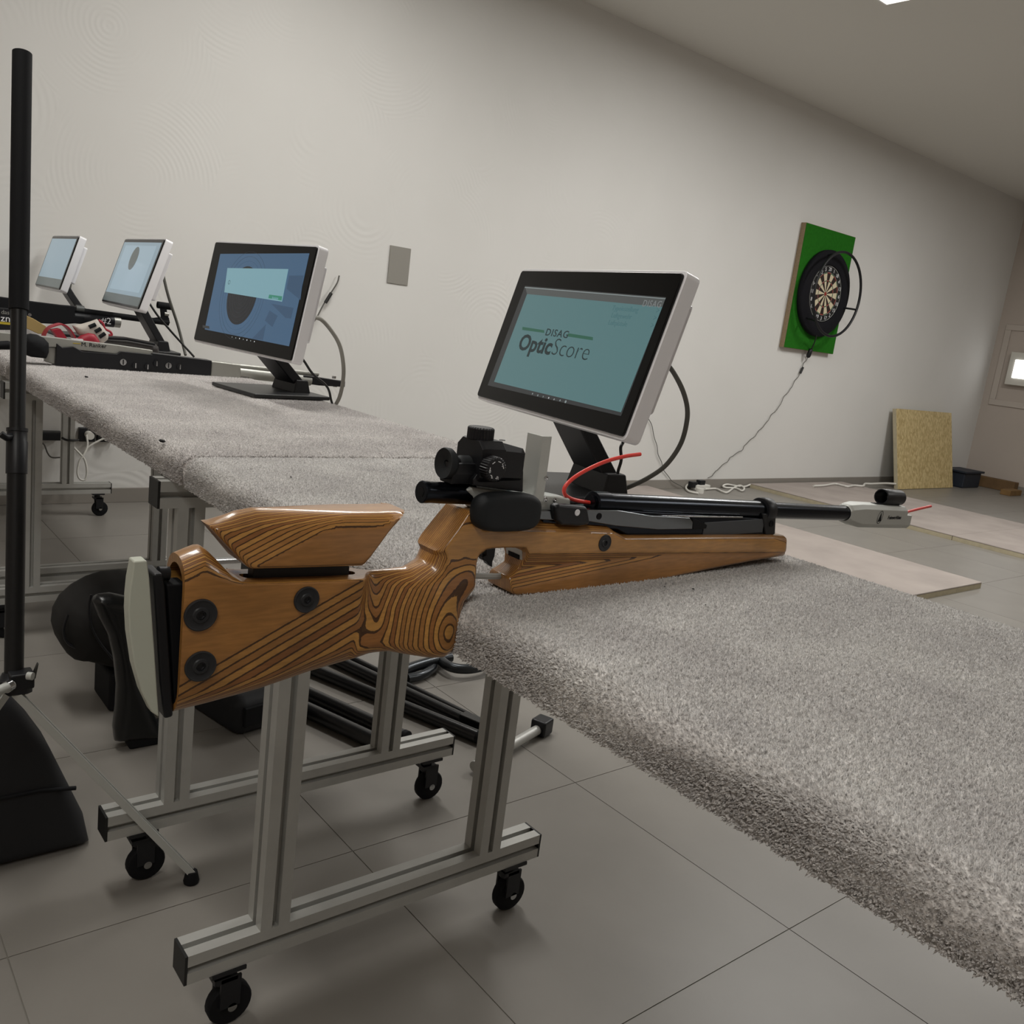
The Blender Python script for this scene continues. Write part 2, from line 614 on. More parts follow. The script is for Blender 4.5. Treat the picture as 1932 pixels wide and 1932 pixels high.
ZT = 0.78
def table(label, xa, xb, ya, yb, frames, npile, seed):
    t = thing('shooting_table', label, 'table', ((xa + xb) / 2, (ya + yb) / 2, 0), 'carpeted shooting tables in a row')
    cm = M_CARPET if seed == 1 else M_CARPET2
    top = carpet_top('tabletop', xa, xb, ya, yb, ZT, t, cm)
    if npile:
        pl = pile(t, xa, xb, ya, yb, ZT, npile, seed, *((0.0034, 0.0012) if seed == 1 else (0.0040, 0.0014) if seed == 2 else (0.0045, 0.0022)), cm)
    for yf, xf, xk in frames:
        profile_bar('leg', (xf, yf, 0.15), (xf, yf, 0.685), t)
        profile_bar('leg', (xk, yf, 0.15), (xk, yf, 0.685), t)
        profile_bar('crossbeam', (xa - 0.018, yf, 0.7075), (xb - 0.03, yf, 0.7075), t, True, True)
        profile_bar('foot_bar', (xa - 0.08, yf, 0.1275), (xb - 0.04, yf, 0.1275), t, True, True)
        for xx in (xa - 0.02, xb - 0.09):
            caster(t, xx, yf)
    return t

table_near = table('carpeted shooting table carrying the wooden air rifle', 0.488, 1.085, -0.06, 1.375, ((1.065, 0.534, 0.93), (0.05, 0.534, 0.93)), 420000, 1)
table_mid = table('carpeted shooting table under the monitor with the black target on screen', 0.488, 1.165, 1.383, 2.797, ((1.4525, 0.5225, 0.963), (2.725, 0.54, 0.98)), 220000, 2)
table_far = table('carpeted shooting table nearest the wall, partly hidden behind the black rifle', 0.488, 1.165, 2.805, 4.22, ((2.90, 0.54, 0.95), (4.10, 0.54, 0.95)), 90000, 3)

# ------------------------------------------------------------------ the wooden air rifle on the near table
YC = 0.661

def wood_material(name, tan, brown, dark, pitch=0.00125, shift=0.0, gloss=0.12):
    """laminated wood: plies stacked across the rifle's thickness, so cut surfaces show contour lines"""
    m = bpy.data.materials.new(name)
    m.use_nodes = True
    nt = m.node_tree
    b = nt.nodes['Principled BSDF']
    b.inputs['Roughness'].default_value = 0.38
    b.inputs['Coat Weight'].default_value = 0.6
    b.inputs['Coat Roughness'].default_value = gloss
    N, Lk = nt.nodes.new, nt.links.new
    tc = N('ShaderNodeTexCoord')
    sp = N('ShaderNodeSeparateXYZ')
    Lk(tc.outputs['Object'], sp.inputs[0])

    def math_(op, a, bv=None, c=None):
        n = N('ShaderNodeMath')
        n.operation = op
        for i, x in enumerate((a, bv, c)):
            if x is None:
                continue
            if isinstance(x, (int, float)):
                n.inputs[i].default_value = x
            else:
                Lk(x, n.inputs[i])
        return n.outputs[0]
    nz = N('ShaderNodeTexNoise')
    nz.inputs['Scale'].default_value = 22
    nz.inputs['Detail'].default_value = 3
    Lk(tc.outputs['Object'], nz.inputs['Vector'])
    fz = N('ShaderNodeTexNoise')
    fz.inputs['Scale'].default_value = 380
    fz.inputs['Detail'].default_value = 2
    Lk(tc.outputs['Object'], fz.inputs['Vector'])
    off = math_('MULTIPLY', math_('SUBTRACT', nz.outputs['Fac'], 0.5), 0.00022)
    off2 = math_('MULTIPLY', math_('SUBTRACT', fz.outputs['Fac'], 0.5), 0.00016)
    yy = math_('ADD', math_('ADD', math_('SUBTRACT', sp.outputs[1], YC + shift), off), off2)
    u = math_('DIVIDE', yy, pitch)
    fr = math_('FRACT', u)
    fl = math_('FLOOR', u)
    odd = math_('FLOORED_MODULO', fl, 2.0)
    wn = N('ShaderNodeTexWhiteNoise')
    wn.noise_dimensions = '1D'
    Lk(fl, wn.inputs['W'])
    tone = math_('MULTIPLY_ADD', wn.outputs['Value'], 0.35, math_('MULTIPLY', odd, 0.55))
    line = math_('GREATER_THAN', math_('ABSOLUTE', math_('SUBTRACT', fr, 0.5)), 0.385)
    mx = N('ShaderNodeMix')
    mx.data_type = 'RGBA'
    Lk(tone, mx.inputs[0])
    mx.inputs[6].default_value = hexc(tan)
    mx.inputs[7].default_value = hexc(brown)
    # long soft grain in each ply
    mp = N('ShaderNodeMapping')
    mp.inputs['Scale'].default_value = (14, 200, 120)
    mp.inputs['Rotation'].default_value = (0, 0.06, 0)
    Lk(tc.outputs['Object'], mp.inputs[0])
    gn = N('ShaderNodeTexNoise')
    gn.inputs['Scale'].default_value = 3.2
    gn.inputs['Detail'].default_value = 6
    Lk(mp.outputs[0], gn.inputs['Vector'])
    gr = N('ShaderNodeMapRange')
    gr.inputs[1].default_value = 0.3
    gr.inputs[2].default_value = 0.7
    gr.inputs[3].default_value = 0.82
    gr.inputs[4].default_value = 1.12
    Lk(gn.outputs['Fac'], gr.inputs[0])
    bl = N('ShaderNodeTexNoise')
    bl.inputs['Scale'].default_value = 16
    bl.inputs['Detail'].default_value = 4
    Lk(tc.outputs['Object'], bl.inputs['Vector'])
    br = N('ShaderNodeMapRange')
    br.inputs[1].default_value = 0.3
    br.inputs[2].default_value = 0.7
    br.inputs[3].default_value = 0.80
    br.inputs[4].default_value = 1.15
    Lk(bl.outputs['Fac'], br.inputs[0])
    g = math_('MULTIPLY', gr.outputs[0], br.outputs[0])
    vm = N('ShaderNodeVectorMath')
    vm.operation = 'SCALE'
    Lk(mx.outputs[2], vm.inputs[0])
    Lk(g, vm.inputs['Scale'])
    m2 = N('ShaderNodeMix')
    m2.data_type = 'RGBA'
    Lk(math_('MULTIPLY', line, 0.9), m2.inputs[0])
    Lk(vm.outputs[0], m2.inputs[6])
    m2.inputs[7].default_value = hexc(dark)
    Lk(m2.outputs[2], b.inputs['Base Color'])
    return m

M_WOOD = wood_material('laminated_wood', 'c7934c', '8e582e', '301607')

def inflate(outline, tfun, step=0.0030, yc=YC, ring=(0.0, 0.02, 0.08, 0.2, 0.4, 0.68, 1.0)):
    """slab with a rounded rim: outline = [(x, z, rim radius)], half thickness tfun(x, z)"""
    O = np.array([(a, b) for a, b, *_ in outline])
    Rr = np.array([q[2] for q in outline])
    A, Bp = O, np.roll(O, -1, 0)
    RA, RB = Rr, np.roll(Rr, -1)
    # resample the outline
    bp_, br = [], []
    for i in range(len(O)):
        n = max(1, int(math.ceil(np.hypot(*(Bp[i] - A[i])) / step)))
        for k in range(n):
            t = k / n
            bp_.append(A[i] * (1 - t) + Bp[i] * t)
            br.append(RA[i] * (1 - t) + RB[i] * t)
    bp_, br = np.array(bp_), np.array(br)
    nb = len(bp_)

    def dist(P):
        d = np.full(len(P), 9.0)
        rr = np.zeros(len(P))
        for i in range(len(A)):
            e = Bp[i] - A[i]
            L2 = e @ e + 1e-12
            t = np.clip(((P - A[i]) @ e) / L2, 0, 1)
            q = A[i] + t[:, None] * e
            dd = np.hypot(*(P - q).T)
            m_ = dd < d
            d[m_] = dd[m_]
            rr[m_] = (RA[i] * (1 - t) + RB[i] * t)[m_]
        return d, rr

    def inside(P):
        c = np.zeros(len(P), bool)
        for i in range(len(A)):
            a, b = A[i], Bp[i]
            cond = (a[1] > P[:, 1]) != (b[1] > P[:, 1])
            with np.errstate(divide='ignore', invalid='ignore'):
                xin = (b[0] - a[0]) * (P[:, 1] - a[1]) / (b[1] - a[1] + 1e-15) + a[0]
            c ^= cond & (P[:, 0] < xin)
        return c
    area = 0.5 * np.sum(A[:, 0] * Bp[:, 1] - Bp[:, 0] * A[:, 1])
    tang = np.roll(bp_, -1, 0) - np.roll(bp_, 1, 0)
    tang /= np.linalg.norm(tang, axis=1)[:, None] + 1e-12
    nin = np.stack([-tang[:, 1], tang[:, 0]], 1) * (1 if area > 0 else -1)
    pts = []
    for f in ring[1:]:
        P = bp_ + nin * (br * f)[:, None]
        d, _ = dist(P)
        ok = inside(P) & (d > br * f * 0.93)
        pts.append(P[ok])
    lo, hi = O.min(0), O.max(0)
    gx = np.arange(lo[0], hi[0], step)
    gz = np.arange(lo[1], hi[1], step * 0.866)
    G = np.array([(x + (step / 2 if j % 2 else 0), z) for j, z in enumerate(gz) for x in gx])
    d, rr = dist(G)
    ok = inside(G) & (d > np.maximum(rr * 1.05, step * 0.4))
    pts.append(G[ok])
    allp = np.concatenate([bp_] + pts)
    _, keep = np.unique(np.round(allp[nb:] / 4e-4).astype(np.int64), axis=0, return_index=True)
    allp = np.concatenate([bp_, allp[nb:][np.sort(keep)]])
    res = delaunay_2d_cdt([Vector(p) for p in allp.tolist()], [(i, (i + 1) % nb) for i in range(nb)], [], 1, 1e-7)
    V2 = np.array([tuple(v) for v in res[0]])
    tris = [tuple(f) for f in res[2]]
    d, rr = dist(V2)
    rr = np.maximum(rr, 1e-5)
    u = np.clip(d / rr, 0, 1)
    T = tfun(V2[:, 0], V2[:, 1])
    hgt = T - np.minimum(rr, T) * (1 - np.sqrt(np.clip(1 - (1 - u) ** 2, 0, 1)))
    onb = d < 1e-6
    V, Fc = [], []
    ia, ib = [], []
    for k in range(len(V2)):
        ia.append(len(V))
        V.append((V2[k, 0], yc - hgt[k], V2[k, 1]))
        ib.append(len(V))
        V.append((V2[k, 0], yc + hgt[k], V2[k, 1]))
    from collections import Counter
    ec = Counter()
    for t in tris:
        for k in range(3):
            ec[tuple(sorted((t[k], t[(k + 1) % 3])))] += 1
    for t in tris:
        Fc.append((ia[t[0]], ia[t[1]], ia[t[2]]))
        Fc.append((ib[t[2]], ib[t[1]], ib[t[0]]))
        for k in range(3):
            a, b = t[k], t[(k + 1) % 3]
            if ec[tuple(sorted((a, b)))] == 1:
                Fc.append((ia[b], ia[a], ib[a], ib[b]))
    mb = MB()
    mb.v, mb.f = V, Fc
    return mb

def rbf(ctrl, smooth=0.004):
    """smooth surface through scattered (x, z, thickness) controls"""
    Cc = np.array(ctrl)
    P, tv = Cc[:, :2], Cc[:, 2]
    def k(r):
        return np.sqrt(r * r + smooth * smooth)
    n = len(P)
    K = k(np.linalg.norm(P[:, None] - P[None], axis=2))
    Aug = np.zeros((n + 3, n + 3))
    Aug[:n, :n] = K
    Aug[:n, n] = 1
    Aug[:n, n + 1:] = P
    Aug[n, :n] = 1
    Aug[n + 1:, :n] = P.T
    w = np.linalg.solve(Aug, np.concatenate([tv, np.zeros(3)]))
    def f(x, z):
        Q = np.stack([x, z], 1)
        out = k(np.linalg.norm(Q[:, None] - P[None], axis=2)) @ w[:n] + w[n] + Q @ w[n + 1:]
        return np.clip(out, 0.004, 0.04)
    return f

rifle = thing('air_rifle', 'target air rifle with glossy striped laminated wood stock resting on the carpet', 'rifle', (0.66, YC, 0.78))

STOCK = ((0.21,0.7083,0.018),(0.2345,0.7116,0.018),(0.2606,0.7136,0.018),(0.3046,0.7181,0.018),(0.3507,0.7263,0.018),(0.3864,0.7308,0.018),(0.4064,0.7353,0.015),(0.4257,0.7366,0.012),(0.4481,0.7314,0.012),(0.4676,0.727,0.012),(0.4805,0.7262,0.012),(0.4893,0.7298,0.013),(0.4962,0.7387,0.014),(0.4982,0.7568,0.014),(0.4985,0.7724,0.013),(0.4993,0.7809,0.012),(0.5034,0.7874,0.01),(0.5116,0.7948,0.008),(0.5127,0.8,0.008),(0.5104,0.8071,0.008),(0.5088,0.8163,0.007),(0.5107,0.8258,0.006),(0.516,0.8307,0.004),(0.5234,0.8321,0.003),(0.5451,0.8316,0.003),(0.5642,0.8299,0.003),(0.5679,0.8242,0.003),(0.5693,0.8159,0.003),(0.5665,0.8079,0.003),(0.5592,0.8019,0.002),(0.553,0.7986,0.002),(0.555,0.7848,0.002),(0.5613,0.7809,0.003),(0.6003,0.7788,0.004),(0.6531,0.7767,0.004),(0.7377,0.7762,0.004),(0.857,0.7843,0.004),(0.9366,0.7885,0.004),(0.9958,0.7902,0.006),(1.0263,0.7887,0.012),(1.0238,0.8042,0.012),(1.0208,0.8174,0.012),(0.9855,0.8212,0.006),(0.8131,0.8294,0.005),(0.7055,0.8344,0.005),(0.6903,0.8405,0.005),(0.683,0.8474,0.01),(0.6446,0.8514,0.01),(0.571,0.8577,0.01),(0.5055,0.8679,0.008),(0.4923,0.8694,0.002),(0.4774,0.8503,0.002),(0.4641,0.8345,0.003),(0.4611,0.8321,0.006),(0.4623,0.8275,0.012),(0.4576,0.8204,0.016),(0.4401,0.8143,0.016),(0.4187,0.8139,0.012),(0.4004,0.814,0.006),(0.3854,0.8133,0.002),(0.3593,0.8141,0.002),(0.3221,0.8161,0.002),(0.2866,0.8181,0.002),(0.2765,0.8198,0.003),(0.2703,0.8238,0.006),(0.2633,0.8318,0.012),(0.2537,0.8426,0.018),(0.2485,0.8462,0.018),(0.2388,0.8429,0.018),(0.2278,0.8385,0.018),(0.207,0.8308,0.018))
THICK = ((0.2282,0.8233,0.0206),(0.2302,0.781,0.0212),(0.2323,0.7374,0.0208),(0.2616,0.8075,0.0212),(0.2634,0.7767,0.0212),(0.2775,0.757,0.021),(0.248,0.7516,0.0208),(0.3145,0.8068,0.0212),(0.3164,0.7815,0.0208),(0.3525,0.8078,0.0211),(0.3535,0.7974,0.0208),(0.3852,0.8106,0.0206),(0.2582,0.7195,0.0115),(0.3021,0.7255,0.0105),(0.3443,0.7329,0.0105),(0.3795,0.7373,0.0108),(0.2787,0.7387,0.0165),(0.3188,0.751,0.0155),(0.3468,0.7613,0.0152),(0.3657,0.7733,0.0155),(0.3798,0.7861,0.016),(0.3852,0.8,0.018),(0.3892,0.7606,0.0125),(0.368,0.7488,0.0128),(0.3942,0.8088,0.0112),(0.3958,0.7942,0.0116),(0.3979,0.7744,0.0122),(0.3989,0.7544,0.013),(0.4068,0.7408,0.0138),(0.401,0.815,0.0068),(0.405,0.8079,0.0066),(0.4061,0.7981,0.008),(0.4077,0.7831,0.0098),(0.4093,0.7681,0.0114),(0.4071,0.7583,0.0126),(0.4152,0.7447,0.014),(0.4137,0.8169,0.0074),(0.4182,0.8018,0.0106),(0.4204,0.7818,0.0136),(0.4227,0.7614,0.015),(0.4248,0.7434,0.016),(0.4301,0.8181,0.0105),(0.4327,0.8055,0.0142),(0.4358,0.7801,0.0186),(0.4382,0.7595,0.02),(0.4395,0.7387,0.0205),(0.4441,0.8195,0.014),(0.4488,0.8041,0.0196),(0.452,0.7784,0.0232),(0.4534,0.7576,0.024),(0.4543,0.7367,0.0235),(0.4551,0.8237,0.0165),(0.4626,0.8105,0.0225),(0.4651,0.777,0.0262),(0.4679,0.7558,0.028),(0.469,0.7372,0.0265),(0.4754,0.7811,0.027),(0.4773,0.7573,0.0296),(0.4778,0.744,0.0285),(0.4829,0.7698,0.0275),(0.4863,0.7535,0.0278),(0.4897,0.7743,0.0255),(0.4787,0.8015,0.0258),(0.4903,0.8057,0.0262),(0.5004,0.7996,0.0255),(0.4982,0.8155,0.0245),(0.4769,0.8145,0.024),(0.4669,0.8229,0.0215),(0.4826,0.8259,0.0222),(0.4997,0.8268,0.0219),(0.5116,0.8312,0.0219),(0.4679,0.838,0.0219),(0.4838,0.8523,0.0219),(0.5005,0.8643,0.02),(0.5016,0.8566,0.0219),(0.5059,0.8487,0.0219),(0.5672,0.8537,0.018),(0.5685,0.8461,0.0212),(0.64,0.8495,0.0175),(0.6413,0.8426,0.0212),(0.6728,0.8405,0.0212),(0.5074,0.8383,0.0219),(0.5704,0.8347,0.0213),(0.6437,0.8305,0.0213),(0.7259,0.8228,0.0213),(0.8673,0.8145,0.0213),(0.9644,0.8123,0.0213),(0.5719,0.8259,0.0212),(0.6455,0.8212,0.0212),(0.7274,0.816,0.0212),(0.8691,0.8077,0.0212),(0.9789,0.8023,0.0212),(0.5729,0.8198,0.0165),(0.6164,0.8163,0.0165),(0.6625,0.8131,0.017),(0.7118,0.8098,0.0178),(0.7646,0.8062,0.019),(0.8407,0.8017,0.0198),(0.9241,0.7988,0.0206),(0.5676,0.8103,0.0125),(0.5885,0.8104,0.0128),(0.6175,0.81,0.0138),(0.6478,0.8089,0.015),(0.6877,0.8073,0.0165),(0.7297,0.8055,0.0178),(0.5769,0.7958,0.0178),(0.6049,0.7985,0.0178),(0.6497,0.7995,0.0186),(0.6892,0.8,0.019),(0.7308,0.8005,0.0192),(0.5715,0.7868,0.0206),(0.6144,0.7863,0.0206),(0.6519,0.7876,0.0205),(0.7339,0.7868,0.0203),(0.8243,0.7898,0.0202),(0.5599,0.7945,0.017))
grip_t = rbf(THICK, 0.003)
def sstep(v, a, b):
    t = np.clip((v - a) / (b - a), 0, 1)
    return t * t * (3 - 2 * t)
def below(x, z, p, q):
    """signed distance below the line p-q"""
    ex, ez = q[0] - p[0], q[1] - p[1]
    L = math.hypot(ex, ez)
    return ((x - p[0]) * ez - (z - p[1]) * ex) / L
BUTT_LINE = ((0.242,0.7485),(0.3875,0.8174))
FORE_TOP = ((0.5675,0.847),(0.9719,0.8205))
FORE_FOLD = ((0.5712,0.8251),(0.9778,0.8012))
FORE_LOW = ((0.554,0.7882),(0.7767,0.8076))
XG0, XG1 = 0.3851, 0.3925
XF0, XF1 = 0.5034, 0.5122
def stock_t(x, z):
    butt = 0.0206 - 0.165 * np.maximum(below(x, z, *BUTT_LINE), 0)
    d1 = np.maximum(below(x, z, *FORE_FOLD), 0)
    d2 = np.maximum(-below(x, z, *FORE_LOW), 0)
    up = np.maximum(-below(x, z, *FORE_TOP), 0)
    wall = np.where(d1 > 0, 0.0219 - 0.5 * d1, 0.0219)
    low = 0.0206 - 0.42 * d2
    fore = np.where(d1 > 0, np.maximum(wall, np.minimum(low, 0.0206)), 0.0219 - 0.9 * up)
    fore = np.clip(fore, 0.010, 0.0219)
    g = grip_t(x, z)
    a, b = sstep(x, XG0, XG1), sstep(x, XF0, XF1)
    return np.clip(butt * (1 - a) + (g * (1 - b) + fore * b) * a, 0.004, 0.04)
sb = inflate(STOCK, stock_t, step=0.0026)
me = bpy.data.meshes.new('stock')
me.from_pydata(sb.v, [], sb.f)
stock_tmp = bpy.data.objects.new('stock_tmp', me)
COL.objects.link(stock_tmp)

def stadium(x0, x1, z0, z1, y0, y1, r, axis='Z', n=10):
    """prism with a stadium section (long along z for axis X, along x for axis Z)"""
    pts = []
    if axis == 'X':
        for k in range(n + 1):
            a = math.pi * k / n
            pts.append((YC + r * math.cos(a), z1 - r + r * math.sin(a)))
        for k in range(n + 1):
            a = math.pi + math.pi * k / n
            pts.append((YC + r * math.cos(a), z0 + r + r * math.sin(a)))
        return MB().prism(pts, x0, x1, 'YZ')
    for k in range(n + 1):
        a = -math.pi / 2 + math.pi * k / n
        pts.append((x1 - r + r * math.cos(a), YC + r * math.sin(a)))
    for k in range(n + 1):
        a = math.pi / 2 + math.pi * k / n
        pts.append((x0 + r + r * math.cos(a), YC + r * math.sin(a)))
    return MB().prism(pts, z0, z1, 'XY')

def boolean_cut(obj, cutters):
    for c in cutters:
        co = c.build('cutter', None, None, smooth=0)
        md = obj.modifiers.new('cut', 'BOOLEAN')
        md.operation = 'DIFFERENCE'
        md.object = co
        md.solver = 'EXACT'
        dg = bpy.context.evaluated_depsgraph_get()
        new = bpy.data.meshes.new_from_object(obj.evaluated_get(dg))
        obj.modifiers.clear()
        obj.data = new
        bpy.data.objects.remove(co)
    return obj

ZB = 0.7153
ZTOP = 0.8339
stock_cut = boolean_cut(stock_tmp, [MB().box2((0.10, 0.5, 0.5), (0.2315, 0.8, 1.0)), stadium(0.15, 0.254, ZB + .002, ZTOP - .0005, 0, 0, 0.0160, 'X'),
                                    stadium(0.2825, 0.3874, 0.8136 - 0.02, 0.9, 0, 0, 0.0062, 'Z')])
sm = stock_cut.data
sm.name = 'stock'
sm.materials.clear()
bpy.data.objects.remove(stock_tmp)
stock = link('stock', sm, M_WOOD, rifle, smooth=38)

CHEEK = ((0.2516,0.8638,0.004),(0.281,0.8312,0.004),(0.2845,0.83,0.004),(0.3216,0.8281,0.004),(0.3831,0.8253,0.004),(0.39,0.8334,0.003),(0.4061,0.8552,0.003),(0.4215,0.8697,0.006),(0.4255,0.871,0.013),(0.4006,0.8712,0.014),(0.3503,0.8726,0.014),(0.3039,0.8739,0.015),(0.2903,0.8743,0.015),(0.2757,0.8719,0.015),(0.2566,0.8646,0.007))
CHEEK_LINE = ((0.2811,0.8285),(0.3622,0.8674))
def cheek_t(x, z):
    return np.clip(0.0250 - 0.32 * np.maximum(-below(x, z, *CHEEK_LINE), 0), 0.0075, 0.03)
ck = inflate(CHEEK, cheek_t, yc=YC + 0.002)
ck.build('cheekpiece', M_WOOD, rifle, smooth=38)
MB().box2((0.2915, YC - .006, 0.808), (0.379, YC + .006, 0.8291)).build('cheekpiece_riser', M_BLACK, rifle, smooth=0, bevel=0.001)

# recessed stock bolts
def stock_bolt(px, r, ysurf):
    x, z = px
    o = MB().lathe((x, ysurf + 0.003, z), (0, -1, 0), [(0, r), (0.0042, r), (0.0046, r * .93), (0.0040, r * .86), (0.0040, r * .52), (0.0050, r * .46), (0.0052, r * .30), (0.0024, r * .25), (0.0024, 0.0)], n=32).build('stock_bolt', mat('bolt_black', '2a2b2e', 0.45, spec=0.4), rifle)
    h = MB().lathe((x, ysurf - 0.0003, z), (0, -1, 0), [(0, r * .30), (0.0012, r * .30), (0.0014, r * .22), (0.0004, r * .17), (0.0004, 0.0)], n=6).build('hex_socket', M_BLACK, o, smooth=0)
    h.matrix_parent_inverse = Matrix.Identity(4)
for px, r, ys in (((0.2444,0.7967), 0.0128, YC - .0214), ((0.2467,0.7544), 0.0124, YC - .0208), ((0.3323,0.8003), 0.0112, YC - .0212), ((0.674,0.8296), 0.0092, YC - .0213)):
    stock_bolt(px, r, ys)

# butt plate and its carrier
BP = ((0.2054,0.8407),(0.2078,0.8267),(0.2109,0.7974),(0.2141,0.7674),(0.2176,0.7322),(0.2196,0.7134),(0.2134,0.719),(0.2056,0.7369),(0.1994,0.7589),(0.1951,0.7847),(0.1936,0.8034),(0.1939,0.8177),(0.195,0.8278),(0.196,0.8406))
MB().prism(BP, YC - .014, YC - .001, 'XZ').build('butt_plate', M_CREAM, rifle, smooth=30, bevel=0.0014, seg=2)
MB().prism(((0.2065,0.8343),(0.2086,0.8209),(0.2031,0.8056),(0.1978,0.8045),(0.1987,0.8217),(0.2005,0.8339)), YC - .0012, YC + .014, 'XZ').build('butt_plate_hook', M_CREAM, rifle, smooth=30, bevel=0.0014)
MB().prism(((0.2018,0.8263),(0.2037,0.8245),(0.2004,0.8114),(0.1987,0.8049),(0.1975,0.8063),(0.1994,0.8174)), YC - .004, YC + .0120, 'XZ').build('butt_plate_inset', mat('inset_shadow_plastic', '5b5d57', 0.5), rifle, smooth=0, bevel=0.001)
MB().prism(((0.211,0.829),(0.2179,0.8293),(0.2203,0.819),(0.225,0.7759),(0.2298,0.7312),(0.2312,0.7108),(0.2243,0.7099),(0.2197,0.7418),(0.2155,0.7857)), YC - .012, YC + .014, 'XZ').build('butt_plate_carrier', M_BLACK, rifle, smooth=30, bevel=0.002)
MB().prism(((0.2221,0.8191),(0.2366,0.8187),(0.2417,0.7731),(0.2443,0.7198),(0.2323,0.7183),(0.2269,0.7749)), YC - .0095, YC + .0095, 'XZ').build('carrier_slide', M_BLACKMAT, rifle, smooth=0, bevel=0.0015)
MB().cyl((0.2182,0.661,0.8256), (0.2261,0.661,0.8249), 0.0055, n=20).build('carrier_screw', M_BLACK, rifle)

# trigger, trigger guard
MB().tube(bez([(0.515,0.661,0.7998), (0.5348,0.661,0.7976), (0.5504,0.661,0.7963), (0.5598,0.661,0.7973)]), 0.0032, n=8).build('trigger_guard', M_ALU, rifle)
lin_ = bez(((0.5683,0.661,0.8261),(0.5703,0.661,0.8176),(0.5708,0.661,0.8104),(0.5683,0.661,0.8044),(0.5628,0.661,0.7998),(0.5556,0.661,0.7976)), 6)
MB().loft([[p + Vector((0, -.013, 0)), p + Vector((0, .013, 0)), p + Vector((-.0016, .013, .0006)), p + Vector((-.0016, -.013, .0006))] for p in lin_]).build('guard_liner', M_ALU, rifle, smooth=50)
for k in (5, 13):
    p, p2 = lin_[k], lin_[k + 5]
    MB().loft([[q + Vector((-.0019, -.009, .0007)), q + Vector((-.0019, .009, .0007)), q + Vector((-.0012, .009, .0004)), q + Vector((-.0012, -.009, .0004))] for q in (p, p2)]).build('liner_slot', M_BLACKMAT, rifle, smooth=0)
MB().prism(((0.5282,0.829),(0.5408,0.8283),(0.541,0.8185),(0.5391,0.8131),(0.54,0.8071),(0.5342,0.8108),(0.5318,0.8136),(0.5269,0.8156),(0.5257,0.8195),(0.5301,0.8208)), YC - .004, YC + .004, 'XZ').build('trigger', M_BLACK, rifle, smooth=0, bevel=0.001)

# receiver rail, compression tube, barrel
MB().prism(((0.492,0.8879),(0.499,0.8903),(0.5688,0.8818),(0.6081,0.8794),(0.6263,0.8762),(0.63,0.8563),(0.5907,0.8555),(0.5188,0.8624),(0.5072,0.868),(0.5033,0.8774)), YC - .0105, YC + .0105, 'XZ').build('receiver', M_SILVER, rifle, smooth=0, bevel=0.002)
MB().prism(((0.59,0.8599),(0.6636,0.8649),(0.9835,0.8414),(0.9916,0.8147),(0.7285,0.8283),(0.7007,0.8406),(0.5921,0.8476)), YC - .012, YC + .012, 'XZ').build('receiver_bed', M_BLUED, rifle, smooth=0, bevel=0.0015)
a, b = Vector((0.4485,0.661,0.8846)), Vector((0.5065,0.661,0.8814))
tt = MB().lathe(a, b - a, [(0.0, 0.004), (0.0, 0.0094), (0.001, 0.0104), (0.006, 0.0104), (0.007, 0.0101), ((b - a).length, 0.0101)], n=32).build('tail_tube', M_BLUED, rifle)
MB().lathe(a - (b - a).normalized() * 0.0004, b - a, [(0, 0.0052), (0.0006, 0.0052), (0.0008, 0.0045)], n=6).build('tail_plug', M_BLACKMAT, rifle, smooth=0)
a, b = Vector((0.6645,0.661,0.8684)), Vector((0.9761,0.661,0.8509))
L_ = (b - a).length
MB().lathe(a, b - a, [(0, 0.006), (0, 0.0085), (0.004, 0.0085), (0.004, 0.0122), (0.0045, 0.0128), (0.026, 0.0128), (0.0265, 0.0118), (L_, 0.0118)], n=40).build('compression_tube', M_BLUED, rifle)
a, b = Vector((0.9691,0.661,0.8512)), Vector((1.1987,0.661,0.8386))
MB().cyl(a, b, 0.0108, n=36).build('barrel', M_BLUED, rifle)
# clamp ring holding the barrel
a = Vector((0.9807,0.661,0.8507))
MB().lathe(a - Vector((0.009, 0, 0)), (1, 0, -0.03), [(0, 0.0115), (0, 0.0158), (0.001, 0.0165), (0.017, 0.0165), (0.018, 0.0158), (0.018, 0.0115)], n=40).build('barrel_clamp', M_BLACK, rifle)
MB().prism(((0.9596,0.8501),(0.9897,0.8491),(0.9963,0.8205),(0.9755,0.8201)), YC - .0145, YC + .0145, 'XZ').build('clamp_foot', M_BLACK, rifle, smooth=0, bevel=0.002)
MB().lathe((0.9824,0.6467,0.8359), (0, -1, 0), [(0, 0.0042), (0.0012, 0.0042), (0.0014, 0.003), (0.0005, 0.002), (0.0005, 0)], n=20).build('clamp_screw', M_BLACKMAT, rifle)

# cocking lever
LEV = ((0.5786,0.8674),(0.6498,0.8657),(0.6921,0.8638),(0.7442,0.8561),(0.8136,0.851),(0.8207,0.8457),(0.822,0.8367),(0.7614,0.8388),(0.6917,0.8462),(0.6524,0.8525),(0.5803,0.8576))
MB().prism(LEV, YC - .0175, YC - .0125, 'XZ').build('cocking_lever', mat('lever_steel', '75787b', 0.14, metal=1.0), rifle, smooth=0, bevel=0.0012)
MB().prism(((0.82,0.8493),(0.827,0.8484),(0.8496,0.8403),(0.8488,0.8358),(0.8303,0.8354),(0.8243,0.8363)), YC - .0165, YC - .0125, 'XZ').build('lever_catch', M_BLACKMAT, rifle, smooth=0, bevel=0.001)
MB().box2((0.8485,0.648,0.8425), (0.9688,0.65,0.8244)).build('slide_plate', mat('grey_slide', '53565a', 0.5, metal=0.5), rifle, smooth=0, bevel=0.0008)
